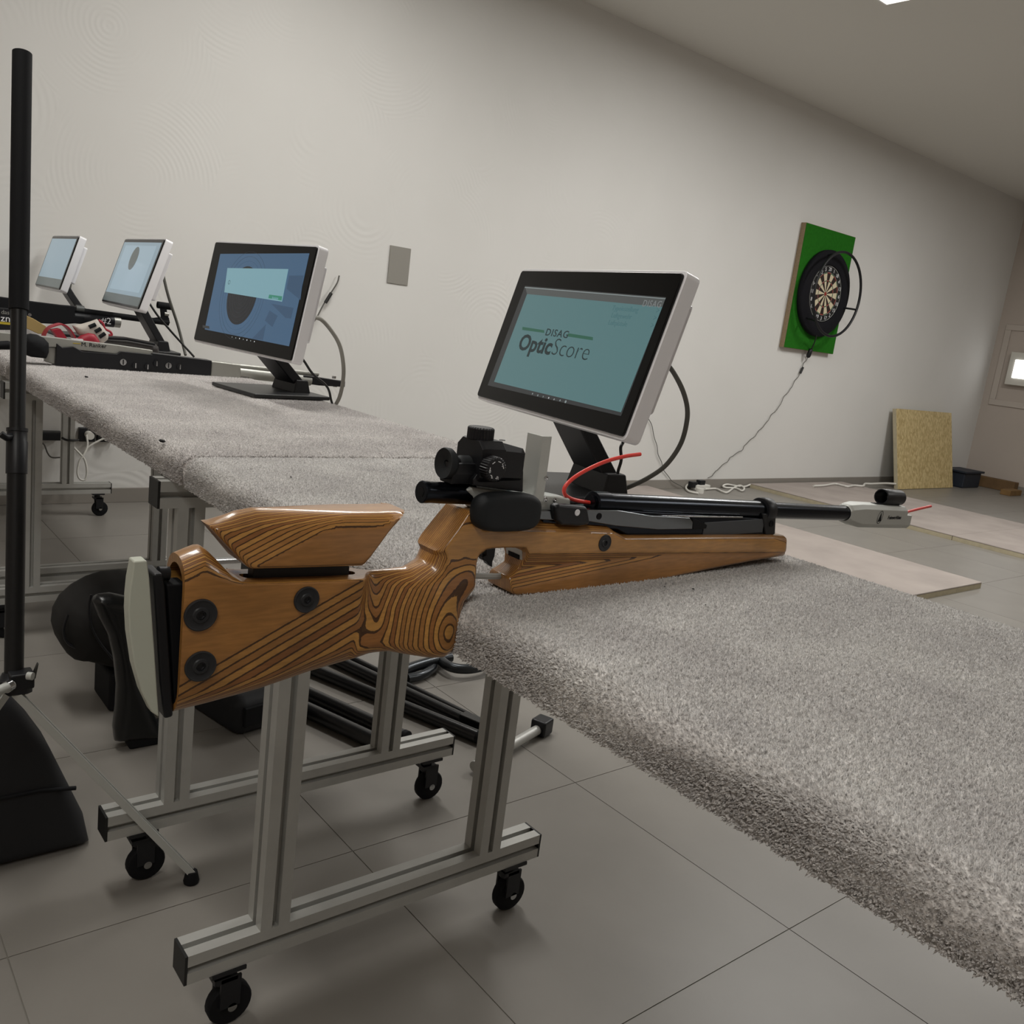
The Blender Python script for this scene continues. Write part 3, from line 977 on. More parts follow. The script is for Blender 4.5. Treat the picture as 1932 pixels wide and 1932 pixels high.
MB().prism(((0.6851,0.8584),(0.9208,0.8474),(0.9214,0.8453),(0.6856,0.856)), YC - .0135, YC - .0115, 'XZ').build('slide_rail', M_STEEL, rifle, smooth=0, bevel=0.0005)
MB().prism(((0.5932,0.8728),(0.6,0.8742),(0.6397,0.8704),(0.648,0.8514),(0.6324,0.8498),(0.6069,0.852),(0.6003,0.8567)), YC - .024, YC - .0125, 'XZ').build('lever_knob', M_BLACK, rifle, smooth=0, bevel=0.004, seg=3)
MB().lathe((0.625,0.637,0.8651), (0, -1, 0), [(0, 0.0034), (0.0006, 0.0034), (0.0008, 0.0016), (0.0002, 0.0014), (0.0002, 0)], n=20).build('knob_screw', M_WHITE, rifle)
MB().lathe((0.664,0.6437,0.8581), (0, -1, 0), [(0, 0.0036), (0.0008, 0.0036), (0.0010, 0.0022), (0.0004, 0.0018), (0.0004, 0)], n=20).build('lever_screw', M_BLACKMAT, rifle)
# rounded rubber palm pad in front of the receiver
pad_c = Vector((0.5315,0.637,0.8693))
pad_hx, pad_hz = 0.0404, 0.019
rings = []
for j in range(13):
    ph = -math.pi / 2 + math.pi * j / 12
    sc = max(math.cos(ph), 0.02) ** 0.55
    ring = []
    for i in range(48):
        a = 2 * math.pi * i / 48
        c_, s_ = math.cos(a), math.sin(a)
        ex, ez = abs(c_) ** 0.62 * (1 if c_ > 0 else -1), abs(s_) ** 0.62 * (1 if s_ > 0 else -1)
        q = 1 - (1 - sc) * 0.45
        x, z = ex * pad_hx * q, ez * pad_hz * q
        ring.append(pad_c + Vector((x, math.sin(ph) * 0.0115, z - x * 0.03)))
    rings.append(ring)
MB().loft(rings).build('palm_pad', M_RUBBER, rifle, smooth=70)

# upright angle bracket beside the rear sight
xb_, xc_ = 0.5746, 0.5865
zb0, zb1 = 0.875, 0.9406
MB().box2((xb_, YC - .0135, zb0), (xc_, YC - .0118, zb1)).build('bracket_side', M_SILVER, rifle, smooth=0, bevel=0.0004)
MB().box2((xb_, YC - .0120, zb0 + .006), (xb_ + .0016, YC + .010, zb1)).build('bracket_plate', M_SILVER, rifle, smooth=0, bevel=0.0003)
for q in ((0.5858,0.6475,0.899), (0.5888,0.6475,0.8774), (0.6039,0.6505,0.8758)):
    MB().lathe(q, (0, -1, 0), [(0, 0.0024), (0.0006, 0.0024), (0.0008, 0.0014), (0.0003, 0.001), (0.0003, 0)], n=16).build('bracket_screw', M_STEEL, rifle)

# rear aperture sight
SX = 0.498
sy0, sy1 = YC - 0.020, YC + 0.020
body = MB()
near = ((0.4969,0.9309),(0.5251,0.9298),(0.5304,0.8962),(0.4985,0.8991),(0.4997,0.9121))
z_t, z_b = near[0][1], near[3][1]
xm = near[1][0]
xf = 0.5508
c8 = 0.007
def octa(x, zt, zb, hw, c):
    return [(x, YC - hw + c, zt), (x, YC + hw - c, zt), (x, YC + hw, zt - c), (x, YC + hw, zb + c), (x, YC + hw - c, zb), (x, YC - hw + c, zb), (x, YC - hw, zb + c), (x, YC - hw, zt - c)]
zt2 = z_t - 0.0035
body.loft([octa(SX, zt2 + c8, z_b - .004, 0.020, c8), octa(SX + .003, zt2 + c8 + .0008, z_b - .005, 0.0208, c8), octa(xm, zt2 + c8 + .0003, z_b - .005, 0.0208, c8), octa(xm + .0005, zt2 + c8 - .001, z_b - .005, 0.0198, c8), octa(xf, zt2 + c8 - .006, z_b - .003, 0.0185, 0.004)])
body.build('rear_sight_body', M_BLACK, rifle, smooth=20, bevel=0.0008)
MB().prism(((0.4942,0.8988),(0.5003,0.9073),(0.5535,0.9071),(0.5564,0.8856),(0.495,0.8933)), YC - .016, YC + .016, 'XZ').build('sight_base', M_BLACK, rifle, smooth=0, bevel=0.001)
ec = Vector((0.4696,0.661,0.9111))
ax = Vector((1, 0, -0.045)).normalized()
MB().lathe(ec, ax, [(0.006, 0.0028), (0.0035, 0.0035), (0.0012, 0.0105), (0.0, 0.0140), (0.0012, 0.0147), (0.006, 0.0145), (0.0095, 0.0118), (0.0125, 0.0078), (0.016, 0.0066), (0.019, 0.0085), (0.033, 0.0088), (0.040, 0.0088)], n=40).build('eyepiece', M_RUBBER, rifle, smooth=50)
MB().prism([(YC - .009, 0.893), (YC + .009, 0.893), (YC + .012, 0.903), (YC + .012, 0.913), (YC - .012, 0.913), (YC - .012, 0.903)], SX - .024, SX + .004, 'YZ').build('eyepiece_carrier', M_BLACK, rifle, smooth=0, bevel=0.001)
def knob(name, p, axis, r, h, ribs=28):
    p, w = Vector(p), Vector(axis).normalized()
    u = w.orthogonal().normalized()
    t = w.cross(u)
    rg = []
    for d, q in ((0, .82), (.08, .95), (.12, 1), (.88, 1), (.94, .96), (1.0, .86)):
        rg.append([p + w * d * h + (u * math.cos(a) + t * math.sin(a)) * r * q * (1 if (k % 4) < 2 else 0.95) for k in range(ribs * 4) for a in [2 * math.pi * k / (ribs * 4)]])
    return MB().loft(rg).build(name, M_BLACK, rifle, smooth=25)
kt = (0.5087,0.661,0.9355)
knob('elevation_knob', (kt[0], YC, zt2 + c8 - .001), (0, 0, 1), 0.0128, 0.0125)
kw = (0.507,0.635,0.9113)
kn = knob('windage_knob', (kw[0], YC - .0200, kw[2]), (0, -1, 0), 0.0118, 0.0125)
for k in range(6):
    a = math.radians(20 + 52 * k)
    MB().box((kw[0] + 0.0078 * math.cos(a), YC - .0326, kw[2] + 0.0078 * math.sin(a)), (0.0034, 0.0002, 0.0007), Matrix.Rotation(-a - math.pi / 2, 3, 'Y')).build('scale_mark', M_WHITE, rifle, smooth=0)
for ch, a in (('0', 190), ('5', 35), ('R', 285), ('L', 235)):
    a = math.radians(a)
    text_mesh('scale_digit', ch, 0.0045, M_WHITE, rifle, Matrix.Translation((kw[0] + 0.0078 * math.cos(a), YC - .0326, kw[2] + 0.0078 * math.sin(a) - .0015)) @ Matrix.Rotation(math.pi / 2, 4, 'X'), depth=0.0001)
MB().lathe((kt[0] + .022, YC - .006, zt2 + c8), (0, 0, 1), [(0, 0.003), (0.0006, 0.003), (0.0007, 0.0016), (0.0001, 0.0012), (0.0001, 0)], n=18).build('sight_screw', M_STEEL, rifle)

# muzzle weight with emblem and lettering
mz = Vector((1.1783,0.661,0.8397))
mdir = (Vector((1.3475,0.661,0.8301)) - Vector((1.0045,0.661,0.8494))).normalized()
mL = 0.1735
def ring_oct(d, hw, hh, c, dz=0.0):
    p = mz + mdir * d
    pts = [(-hw + c, hh), (hw - c, hh), (hw, hh - c), (hw, -hh + c), (hw - c, -hh), (-hw + c, -hh), (-hw, -hh + c), (-hw, hh - c)]
    return [p + Vector((0, y, z + dz)) for y, z in pts]
wt = MB().loft([ring_oct(0, 0.0115, 0.0115, 0.0062), ring_oct(0.004, 0.0135, 0.0135, 0.006), ring_oct(0.028, 0.0172, 0.0172, 0.006, -.001), ring_oct(mL - .020, 0.0172, 0.0172, 0.006, -.001), ring_oct(mL - .017, 0.0165, 0.0165, 0.006, -.001)])
wt.loft([[mz + mdir * d + Vector((0, y, z)) for y, z in ((-h_, .004), (h_, .004), (h_, -.012), (h_ - .005, -.0178), (-h_ + .005, -.0178), (-h_, -.012))] for d, h_ in ((mL - .0195, .0170), (mL - .004, .0170), (mL, .0150))])
muz = wt.build('muzzle_weight', M_SILVER, rifle, smooth=15, bevel=0.0012)
MB().lathe(mz + mdir * 0.0005, -mdir, [(0, 0.0112), (0.0012, 0.0112), (0.0012, 0.0106), (0, 0.0106)], n=32, closed=True).build('muzzle_ring', M_BLACKMAT, rifle)
ye = YC - .0173
em = Vector((1.2503,0.6436,0.835))
n_ = 28
Re = [(em[0] + (0.0072 * math.cos(2 * math.pi * k / n_)) * 1.0 + 0.0022 * math.sin(2 * math.pi * k / n_), em[2] + 0.0098 * math.sin(2 * math.pi * k / n_)) for k in range(n_)]
Ri = [(em[0] + (0.0063 * math.cos(2 * math.pi * k / n_)) + 0.0020 * math.sin(2 * math.pi * k / n_), em[2] + 0.0090 * math.sin(2 * math.pi * k / n_)) for k in range(n_)]
eb = MB()
vs = [(x, ye - .0003, z) for x, z in Re] + [(x, ye - .0003, z) for x, z in Ri]
eb.add(vs, [(k, (k + 1) % n_, n_ + (k + 1) % n_, n_ + k) for k in range(n_)])
eb.add([(em[0] - .0050, ye - .0003, em[2] - .0068), (em[0] + .0046, ye - .0003, em[2] - .0058), (em[0] + .0018, ye - .0003, em[2] + .0078)], [(0, 1, 2)])
eb.build('emblem', M_BLACKMAT, rifle, smooth=0, fix=False)
tp = (1.2934,0.6436,0.8305)
text_mesh('maker_lettering', 'Feinwerkbau', 0.0078, M_BLACKMAT, rifle, Matrix.Translation((tp[0], ye - .0001, tp[2])) @ Matrix.Rotation(0.03, 4, 'Y') @ Matrix.Rotation(math.pi / 2, 4, 'X'), depth=0.0002, shear=0.25)

# front sight tunnel
fs = Vector((1.2766,0.661,0.8617))
fe = Vector((1.3311,0.661,0.8571))
fl_ = 0.0545
MB().lathe(fs - mdir * 0.002, mdir, [(0, 0.0100), (0, 0.0114), (0.001, 0.0118), (fl_ * .5, 0.0118), (fl_, 0.0116), (fl_, 0.0100)], n=40, closed=True).build('front_sight_tunnel', M_BLACK, rifle)
MB().lathe(fs + mdir * fl_ * .5, mdir, [(0, 0.0062), (0, 0.0102), (0.0015, 0.0102), (0.0015, 0.0062)], n=32, closed=True).build('sight_insert', M_BLUED, rifle)
MB().prism(((1.2572,0.8522),(1.3233,0.8487),(1.3251,0.8445),(1.3237,0.8362),(1.3106,0.8366),(1.3045,0.8434),(1.2591,0.8473)), YC - .006, YC + .006, 'XZ').build('front_sight_base', M_BLACK, rifle, smooth=0, bevel=0.0008)

# red safety cord threaded through the barrel
M_RED = mat('red_safety_tube', 'e8463d', 0.35, spec=0.5)
cord = bez(((0.7253,0.655,0.9228),(0.7025,0.655,0.9203),(0.6754,0.655,0.915),(0.6498,0.655,0.9064),(0.6295,0.654,0.8973),(0.6184,0.653,0.8882),(0.6208,0.654,0.8801),(0.6361,0.658,0.8738),(0.6565,0.661,0.8698),(0.6749,0.661,0.8678)), 8) + [Vector(q) for q in ((0.8306,0.661,0.8591),(0.9925,0.661,0.85),(1.1901,0.661,0.8385),(1.3308,0.661,0.8306))] + bez(((1.3462,0.661,0.8331),(1.3915,0.661,0.838),(1.439,0.661,0.8422)), 6)
tag(MB().tube(cord, 0.0021, n=12).build('safety_cord', M_RED, smooth=60), 'red plastic safety cord looping out of the wooden air rifle and its muzzle', 'cord')

# ------------------------------------------------------------------ touch monitors on the tables
M_GLASS = mat('black_bezel_glass', '050506', 0.14, spec=0.28)

def screen_mat(name, col, k=1.0):
    if name in MATS:
        return MATS[name]
    m = bpy.data.materials.new(name)
    m.use_nodes = True
    b = m.node_tree.nodes['Principled BSDF']
    b.inputs['Base Color'].default_value = (0.012, 0.012, 0.012, 1)
    b.inputs['Roughness'].default_value = 0.16
    b.inputs['Emission Color'].default_value = hexc(col)
    b.inputs['Emission Strength'].default_value = k
    MATS[name] = m
    return m

class Mon:
    def __init__(s, name, label, c, W_, yaw, tilt, H_, base_c, hinge, grp='touch monitors on the shooting tables'):
        s.c = Vector(c)
        s.ax = Vector((math.sin(yaw), -math.cos(yaw), 0))
        s.bk = Vector((math.cos(yaw), math.sin(yaw), 0))
        s.up = Vector((0, 0, 1)) * math.cos(tilt) + s.bk * math.sin(tilt)
        s.n = s.ax.cross(s.up)                      # points into the monitor or out of it
        if s.n.dot(s.bk) > 0:
            s.n = -s.n                              # outward, towards the shooter
        s.W, s.H = W_, H_
        t = s.t = thing(name, label, 'monitor', (base_c[0], base_c[1], ZT), grp)
        h = W_ / 2
        s.rbox('housing', -h, h, 0, H_, 0.004, 0.030, 0.010, M_WHITE)
        s.rbox('rear_module', -h * .80, h * .93, H_ * .2, H_ * .86, 0.029, 0.047, 0.006, M_WHITE)
        s.rbox('front_glass', -h + .005, h - .005, 0.005, H_ - .005, 0.0, 0.006, 0.006, M_GLASS)
        s.stand(base_c, hinge)

    def P(s, x, z, d=0.0):
        return s.c + s.ax * x + s.up * z - s.n * d

    def rbox(s, name, x0, x1, z0, z1, d0, d1, r, m, parent=None):
        pts = []
        for cx, cz, a0 in ((x1 - r, z1 - r, 0), (x0 + r, z1 - r, 90), (x0 + r, z0 + r, 180), (x1 - r, z0 + r, 270)):
            for k in range(6):
                a = math.radians(a0 + 18 * k)
                pts.append((cx + r * math.cos(a), cz + r * math.sin(a)))
        return MB().loft([[s.P(x, z, d0) for x, z in pts], [s.P(x, z, d1) for x, z in pts]]).build(name, m, parent or s.t, smooth=35, bevel=0.0012)

    def poly(s, name, pts, m, d=-0.0004, parent=None):
        n = len(pts)
        o = MB().loft([[s.P(x, z, d) for x, z in pts], [s.P(x, z, d + .0003) for x, z in pts]]).build(name, m, parent or s.t, smooth=0)
        if parent is not None:
            o.matrix_parent_inverse = Matrix.Identity(4)
        return o

    def disc(s, name, x, z, r0, r1, m, d, n=40, parent=None):
        a = [(x + r1 * math.cos(2 * math.pi * k / n), z + r1 * math.sin(2 * math.pi * k / n)) for k in range(n)]
        if r0 <= 0:
            return s.poly(name, a, m, d, parent)
        b = [(x + r0 * math.cos(2 * math.pi * k / n), z + r0 * math.sin(2 * math.pi * k / n)) for k in range(n)]
        o = MB().add([s.P(x_, z_, d) for x_, z_ in a] + [s.P(x_, z_, d) for x_, z_ in b], [(k, (k + 1) % n, n + (k + 1) % n, n + k) for k in range(n)]).build(name, m, parent or s.t, smooth=0)
        if parent is not None:
            o.matrix_parent_inverse = Matrix.Identity(4)
        return o

    def text(s, name, body, x, z, size, m, d=-0.0006, parent=None, **kw):
        M = Matrix((s.ax, s.up, s.n)).transposed().to_4x4()
        M.translation = s.P(x, z, d)
        o = text_mesh(name, body, size, m, parent or s.t, M, depth=0.0001, **kw)
        if parent is not None:
            o.matrix_parent_inverse = Matrix.Identity(4)
        return o

    def stand(s, bc, hinge):
        bw, bd = s.W * 0.228, s.W * 0.215
        B = Vector((bc[0], bc[1], ZT))
        q = [B + s.ax * x * bw + s.bk * y * bd for x, y in ((-1, -1), (1, -1), (1, 1), (-1, 1))]
        lo = [v + Vector((0, 0, 0.0042)) for v in q]
        hi = [v + Vector((0, 0, 0.0145)) for v in q]
        MB().loft([lo, hi]).build('stand_base', mat('stand_black', '17181a', 0.38, spec=0.5), s.t, smooth=0, bevel=0.003)
        Hn = Vector((hinge[0], hinge[1], ZT + 0.0145))
        top = s.P(-.055 * s.W / .5, s.H * .28, 0.036)
        a = Hn + Vector((0, 0, 0.022))
        path = bez([a, a * .66 + top * .34 + Vector((0, 0, -.004)), a * .33 + top * .67 + Vector((0, 0, -.006)), top], 6)
        w = s.W * 0.095
        rings = []
        for j, p in enumerate(path):
            t_ = (path[min(j + 1, len(path) - 1)] - path[max(j - 1, 0)]).normalized()
            nn = s.ax.cross(t_).normalized()
            rings.append([p + s.ax * w * sx + nn * 0.013 * sy for sx, sy in ((-1, -1), (1, -1), (1, 1), (-1, 1))])
        MB().loft(rings).build('stand_arm', M_BLACK, s.t, smooth=30, bevel=0.003)
        hb = MB()
        cq = [Hn + s.ax * x * (w + .012) + s.bk * y * .026 for x, y in ((-1, -1), (1, -1), (1, 1), (-1, 1))]
        ct = [Hn + s.ax * x * (w + .008) + s.bk * y * .018 + Vector((0, 0, .034)) for x, y in ((-1, -1), (1, -1), (1, 1), (-1, 1))]
        hb.loft([[v - Vector((0, 0, .002)) for v in cq], ct]).build('stand_foot', M_BLACK, s.t, smooth=0, bevel=0.003)

S_TEAL = screen_mat('screen_teal', '668f92', 0.72)
S_GREY = screen_mat('screen_grey_band', '5d6160', 0.8)
S_DARK = screen_mat('screen_dark_strip', '35383a', 0.8)
S_INK = screen_mat('screen_ink', '1d3033', 0.8)
S_GREEN = screen_mat('screen_green', '2c6350', 0.9)
S_PALE = screen_mat('screen_pale_text', '9aa6a6', 0.9)
S_WHITE = screen_mat('screen_white', 'e8eef0', 1.0)
S_MID = screen_mat('screen_menu_text', '4e7377', 0.9)

m1 = Mon('touch_monitor', 'large white touch monitor behind the rifle showing OpticScore lettering on teal', (0.96, 1.099, 0.9045), 0.474, -0.1746, 0.26, 0.252, (1.004, 1.085), (1.062, 1.045))
d1 = m1.poly('display', ((-0.2035,0.0281),(0.2126,0.0326),(0.2145,0.2107),(-0.1978,0.2184)), S_DARK)
m1.poly('app_area', ((-0.1841,0.037),(0.2095,0.0377),(0.2144,0.1961),(-0.1795,0.2033)), S_TEAL, -0.0007, d1)
m1.poly('title_band', ((-0.1795,0.2033),(0.2144,0.1961),(0.2144,0.2099),(-0.1958,0.2169)), S_GREY, -0.0007, d1)
m1.poly('title_line', ((-0.1956,0.2147),(0.2149,0.2079),(0.2147,0.2087),(-0.196,0.2159)), S_PALE, -0.0009, d1)
m1.poly('logo_bar', ((-0.1507,0.1377),(-0.0744,0.1374),(-0.0775,0.142),(-0.1534,0.1432)), S_GREEN, -0.0009, d1)
m1.poly('logo_bar', ((0.0018,0.1365),(0.0752,0.1357),(0.0725,0.1407),(-0.0013,0.142)), S_GREEN, -0.0009, d1)
q = ((-0.0336,0.1337),(-0.073,0.1398),(-0.0031,0.1391),(-0.0391,0.1458))
m1.text('logo_text', 'DISAG', q[0][0], q[0][1], 0.02, S_INK, -0.0010, d1, offset=0.0002, space=1.15, fit=(q[2][0] - q[1][0], q[3][1] - q[0][1]))
q = ((-0.1437,0.102),(-0.0332,0.1028),(-0.029,0.1029),(0.0792,0.1035),(-0.1455,0.1304))
zb = (q[0][1] + q[3][1]) / 2
m1.text('logo_text', 'Optic', q[0][0], zb, 0.05, S_INK, -0.0010, d1, offset=0.0013, align='LEFT', fit=(q[1][0] - q[0][0], q[4][1] - q[0][1]))
m1.text('logo_text', 'Score', q[2][0], zb, 0.05, S_INK, -0.0010, d1, offset=-0.0009, align='LEFT', fit=(q[3][0] - q[2][0], q[4][1] - q[0][1]))
q = ((0.1893,0.197),(0.1291,0.1887),(0.1265,0.1773),(0.1238,0.1658))
m1.text('title_text', 'DISAG', q[0][0], q[0][1] - .002, 0.014, screen_mat('screen_title_text', '858a8a', 0.85), -0.0010, d1, offset=0.0001, space=1.15)
for body, (x, z) in (('Typeinstellung', q[1]), ('Luftgewehr', q[2]), ('Luftpistole', q[3])):
    m1.text('menu_text', body, x, z - .003, 0.0115, S_MID, -0.0010, d1, offset=-0.0001)
for px in ((0.2081,0.1891),(0.2077,0.178),(0.208,0.1669)):
    m1.text('menu_arrow', '>', px[0], px[1] - .003, 0.013, S_MID, -0.0010, d1)
for k, px in enumerate(((-0.0422,0.0329),(-0.0242,0.0324),(-0.0069,0.0324),(0.0107,0.0327),(0.0281,0.0326),(0.0456,0.0332),(0.0623,0.0333))):
    m1.disc('touch_icon', px[0], px[1], 0.0, 0.0016 if k < 6 else 0.0024, S_WHITE if k in (3, 4) else S_PALE, -0.0004, n=12)

S_BLUE = screen_mat('screen_blue', '4d7091', 0.75)
S_BLUE2 = screen_mat('screen_blue_dark', '41607f', 0.75)
S_BLUE3 = screen_mat('screen_blue_light', '6286a8', 0.75)
S_CYAN = screen_mat('screen_dialog', '8dbac6', 0.8)
S_BLK = screen_mat('screen_black', '1c2026', 0.9)
S_RING = screen_mat('screen_ring', '3a3f45', 0.9)
m2 = Mon('touch_monitor', 'white touch monitor showing a round black shooting target on blue', (0.906, 2.22, 0.8955), 0.525, 0.0879, 0.176, 0.279, (1.04, 2.305), (1.105, 2.32))
d2 = m2.poly('display', ((-0.2046,0.0373),(0.2368,0.0368),(0.2315,0.2579),(-0.2123,0.2429)), S_BLUE)
m2.poly('wallpaper_shape', ((0.1113,0.1299),(0.2174,0.1272),(0.2166,0.1017),(0.1925,0.101)), S_BLUE2, -0.0006, d2)
m2.poly('wallpaper_shape', ((0.1113,0.1128),(0.1541,0.103),(0.1415,0.0746),(0.0997,0.0868)), S_BLUE2, -0.0006, d2)
m2.poly('wallpaper_shape', ((0.0582,0.0376),(0.1088,0.0783),(0.111,0.0388)), S_BLUE2, -0.0006, d2)
m2.poly('wallpaper_shape', ((0.1667,0.1699),(0.2395,0.1477),(0.2287,0.205),(0.1649,0.202)), S_BLUE2, -0.0006, d2)
cc = ((-0.0412,0.1137),(0.0325,0.119),(-0.1188,0.1081),(-0.0381,0.0646))
rr_ = (cc[1][0] - cc[2][0]) / 2
cx_ = (cc[1][0] + cc[2][0]) / 2
cz_ = cc[3][1] + rr_
for f in (1.18, 1.34, 1.5):
    m2.disc('target_ring', cx_, cz_, rr_ * f - .0006, rr_ * f, S_BLUE2 if f < 1.2 else S_RING, -0.0007, 56, d2)
m2.disc('target_black', cx_, cz_, 0, rr_, S_BLK, -0.0007, 56, d2)
for f in (.15, .3, .45, .6, .75, .9):
    m2.disc('target_ring', cx_, cz_, rr_ * f - .0007, rr_ * f, S_RING, -0.0011, 40, d2)
m2.poly('dialog', ((-0.1397,0.1425),(0.1612,0.1378),(0.1557,0.217),(-0.1524,0.2066)), S_CYAN, -0.0015, d2)
m2.poly('dialog_button', ((0.0942,0.1419),(0.1582,0.1404),(0.1567,0.1506),(0.0941,0.1509)), screen_mat('screen_button', '3f8f78', 0.9), -0.0019, d2)
q = ((0.1271,0.1433),(-0.1244,0.1698),(-0.0477,0.1698))
m2.text('button_text', 'Bestätigt', q[0][0], q[0][1] - .002, 0.0085, S_CYAN, -0.0022, d2)
m2.disc('dialog_icon', q[1][0], q[1][1], 0.0045, 0.0056, S_INK, -0.0019, 24, d2)
m2.poly('status_pill', ((-0.2208,0.0475),(-0.183,0.048),(-0.1781,0.0412),(-0.2174,0.0406)), S_DARK, -0.0008, d2)
for k, px in enumerate(((-0.0456,0.0316),(-0.0254,0.0315),(-0.0055,0.0317),(0.0142,0.0315),(0.0336,0.0316),(0.0528,0.0317),(0.0718,0.0316))):
    m2.disc('touch_icon', px[0], px[1], 0.0, 0.0016, S_WHITE if k in (2, 4, 6) else S_PALE, -0.0004, n=12)

S_OFFG = screen_mat('screen_grey_glare', '56605f', 0.8)
S_PALEB = screen_mat('screen_pale_blue', '8ba1ad', 0.9)
m3 = Mon('touch_monitor', 'white touch monitor with pale blue screen behind the red glove', (0.97, 3.5, 0.938), 0.5, -0.02, 0.31, 0.265, (1.06, 3.5), (1.12, 3.5))
d3 = m3.poly('display', [(-.235, .045), (.232, .045), (.232, .248), (-.235, .248)], S_PALEB)
m3.poly('screen_strip', [(-.235, .012), (.235, .012), (.235, .045), (-.235, .045)], S_OFFG, -0.0004)
m3.poly('screen_window', [(-.20, .06), (.19, .06), (.19, .235), (-.20, .235)], screen_mat('screen_pale_blue2', '9bb2bf', 0.9), -0.0008, d3)
m3.disc('target_black', -0.03, .185, 0, 0.045, S_OFFG, -0.0011, 40, d3)
m4 = Mon('touch_monitor', 'white touch monitor farthest back, half hidden behind the carbon pole', (0.849, 4.065, 0.961), 0.43, 0.0, 0.30, 0.228, (0.95, 4.02), (1.02, 4.02))
d4 = m4.poly('display', [(-.20, .045), (.197, .045), (.197, .212), (-.20, .212)], S_PALEB)
m4.poly('screen_strip', [(-.20, .010), (.20, .010), (.20, .045), (-.20, .045)], S_OFFG, -0.0004)

# monitor cables
M_GREYCABLE = mat('grey_sheathed_cable', '5c5b55', 0.6)
M_BLKCABLE = mat('black_cable', '141414', 0.5)
M_WIRE = mat('thin_grey_wire', '55534e', 0.6)
M_WHTCABLE = mat('white_cable', 'd6d4cd', 0.5)
def cable(name, label, pts, r, m, n=10, cat='cable'):
    return tag(MB().tube(bez(pts, 8), r, n=n).build(name, m, smooth=60), label, cat)
cable('monitor_cable', 'thick grey cable bowing out behind the OpticScore monitor', [m1.P(.12, .115, .048), m1.P(.17, .118, .060)] + list(((1.0924,0.96,1.0128),(1.0962,0.93,0.9857),(1.121,0.93,0.9533),(1.1393,0.94,0.9224),(1.1562,0.96,0.8842),(1.1521,0.98,0.8461),(1.1349,1.0,0.8202),(1.1132,1.02,0.8006),(1.1024,1.04,0.789))), 0.0040, M_GREYCABLE)
cable('monitor_cable', 'black power cable hanging below the OpticScore monitor', [m1.P(.14, .07, .047), m1.P(.15, .03, .047)] + list(((1.0618,1.0,0.8843),(1.0584,1.0,0.8711),(1.0639,1.0,0.851),(1.0606,1.0,0.8315),(1.0634,1.0,0.8182),(1.0741,1.0,0.8029))), 0.0026, M_BLKCABLE)
cable('monitor_cable', 'thick grey cable bowing out behind the target monitor', [m2.P(.14, .115, .048), m2.P(.20, .12, .055)] + list(((1.0687,2.1,0.9993),(1.1042,2.1,0.9695),(1.1286,2.1,0.9352),(1.1423,2.1,0.8884),(1.1556,2.12,0.8453),(1.1608,2.14,0.8035),(1.1598,2.16,0.775))), 0.0052, mat('pale_grey_cable', '8e8c84', 0.55))
cable('monitor_cable', 'black cable dropping from the target monitor to the floor', [m2.P(.15, .06, .047), m2.P(.20, .045, .045)] + list(((1.0232,2.12,0.9098),(1.0425,2.12,0.8885),(1.0671,2.12,0.8605),(1.1092,2.13,0.8344),(1.1283,2.14,0.816),(1.1422,2.15,0.7899),(1.161,2.16,0.7621))), 0.0032, M_BLKCABLE)
cable('hanging_wire', 'thin wire with black splice hanging on the wall right of the target monitor', ((2.2889,4.335,1.1909),(2.2775,4.33,1.1518),(2.2405,4.33,1.0877),(2.2089,4.33,1.0326),(2.1733,4.32,0.9672),(2.1368,4.3,0.9272),(2.0548,4.2,0.9004)), 0.0036, M_WIRE)
tag(MB().cyl((2.2478,4.328,1.0968), (2.2189,4.328,1.0447), 0.009, n=12).build('wire_splice', M_BLKCABLE), 'small black splice on the wire right of the target monitor', 'connector')
cable('monitor_cable', 'black cable running down behind the pale blue monitor', [m3.P(.15, .06, .047)] + list(((1.0653,3.5,0.9821),(1.106,3.5,0.9246),(1.1573,3.5,0.8706),(1.2097,3.5,0.8193),(1.2368,3.45,0.78))), 0.004, M_BLKCABLE)
cable('monitor_cable', 'tall grey cable hanging beside the pale blue monitor', ((1.1572,3.6,1.0673),(1.1806,3.6,0.9904),(1.2199,3.6,0.8891),(1.2374,3.58,0.8143),(1.2393,3.55,0.7761)), 0.0055, M_GREYCABLE)
cable('monitor_cable', 'thin black cable right of the farthest monitor by the pole', ((0.905,4.1,0.9955),(0.9418,4.1,0.9533),(0.9874,4.1,0.909),(1.0247,4.08,0.8707)), 0.004, M_BLKCABLE)
cable('monitor_cable', 'short grey cable beside the arm of the farthest monitor', ((0.9603,4.15,1.0007),(0.9552,4.15,0.9568),(0.9497,4.15,0.9301),(0.9622,4.15,0.9185),(0.9778,4.12,0.9132)), 0.005, M_GREYCABLE)

# ------------------------------------------------------------------ dartboard on the wall
DC = Vector((6.63, 4.26, 1.62))
M_FELT = mat('green_felt', '266a1c', 0.95, spec=0.1, var=0.12, vscale=40)
bb = thing('dartboard_backing', 'green felt covered backing board with raw chipboard edge on the wall', 'board', (6.615, 4.335, 1.155))
MB().box2((6.254, 4.305, 1.155), (6.976, 4.348, 2.12)).build('board_core', mat('chipboard_edge', '8d7a60', 0.8, var=0.15, vscale=60), bb, smooth=0)
MB().box2((6.256, 4.302, 1.157), (6.974, 4.3055, 2.118)).build('felt', M_FELT, bb, smooth=0)
su = MB().lathe(DC + Vector((0, .041, 0)), (0, -1, 0), [(0, 0.228), (0, 0.335), (0.012, 0.345), (0.038, 0.345), (0.048, 0.335), (0.048, 0.240), (0.043, 0.228)], n=64, closed=True).build('dartboard_surround', mat('black_foam', '15151a', 0.85, spec=0.2), smooth=50)
tag(su, 'wide black foam ring surrounding the dartboard', 'surround')
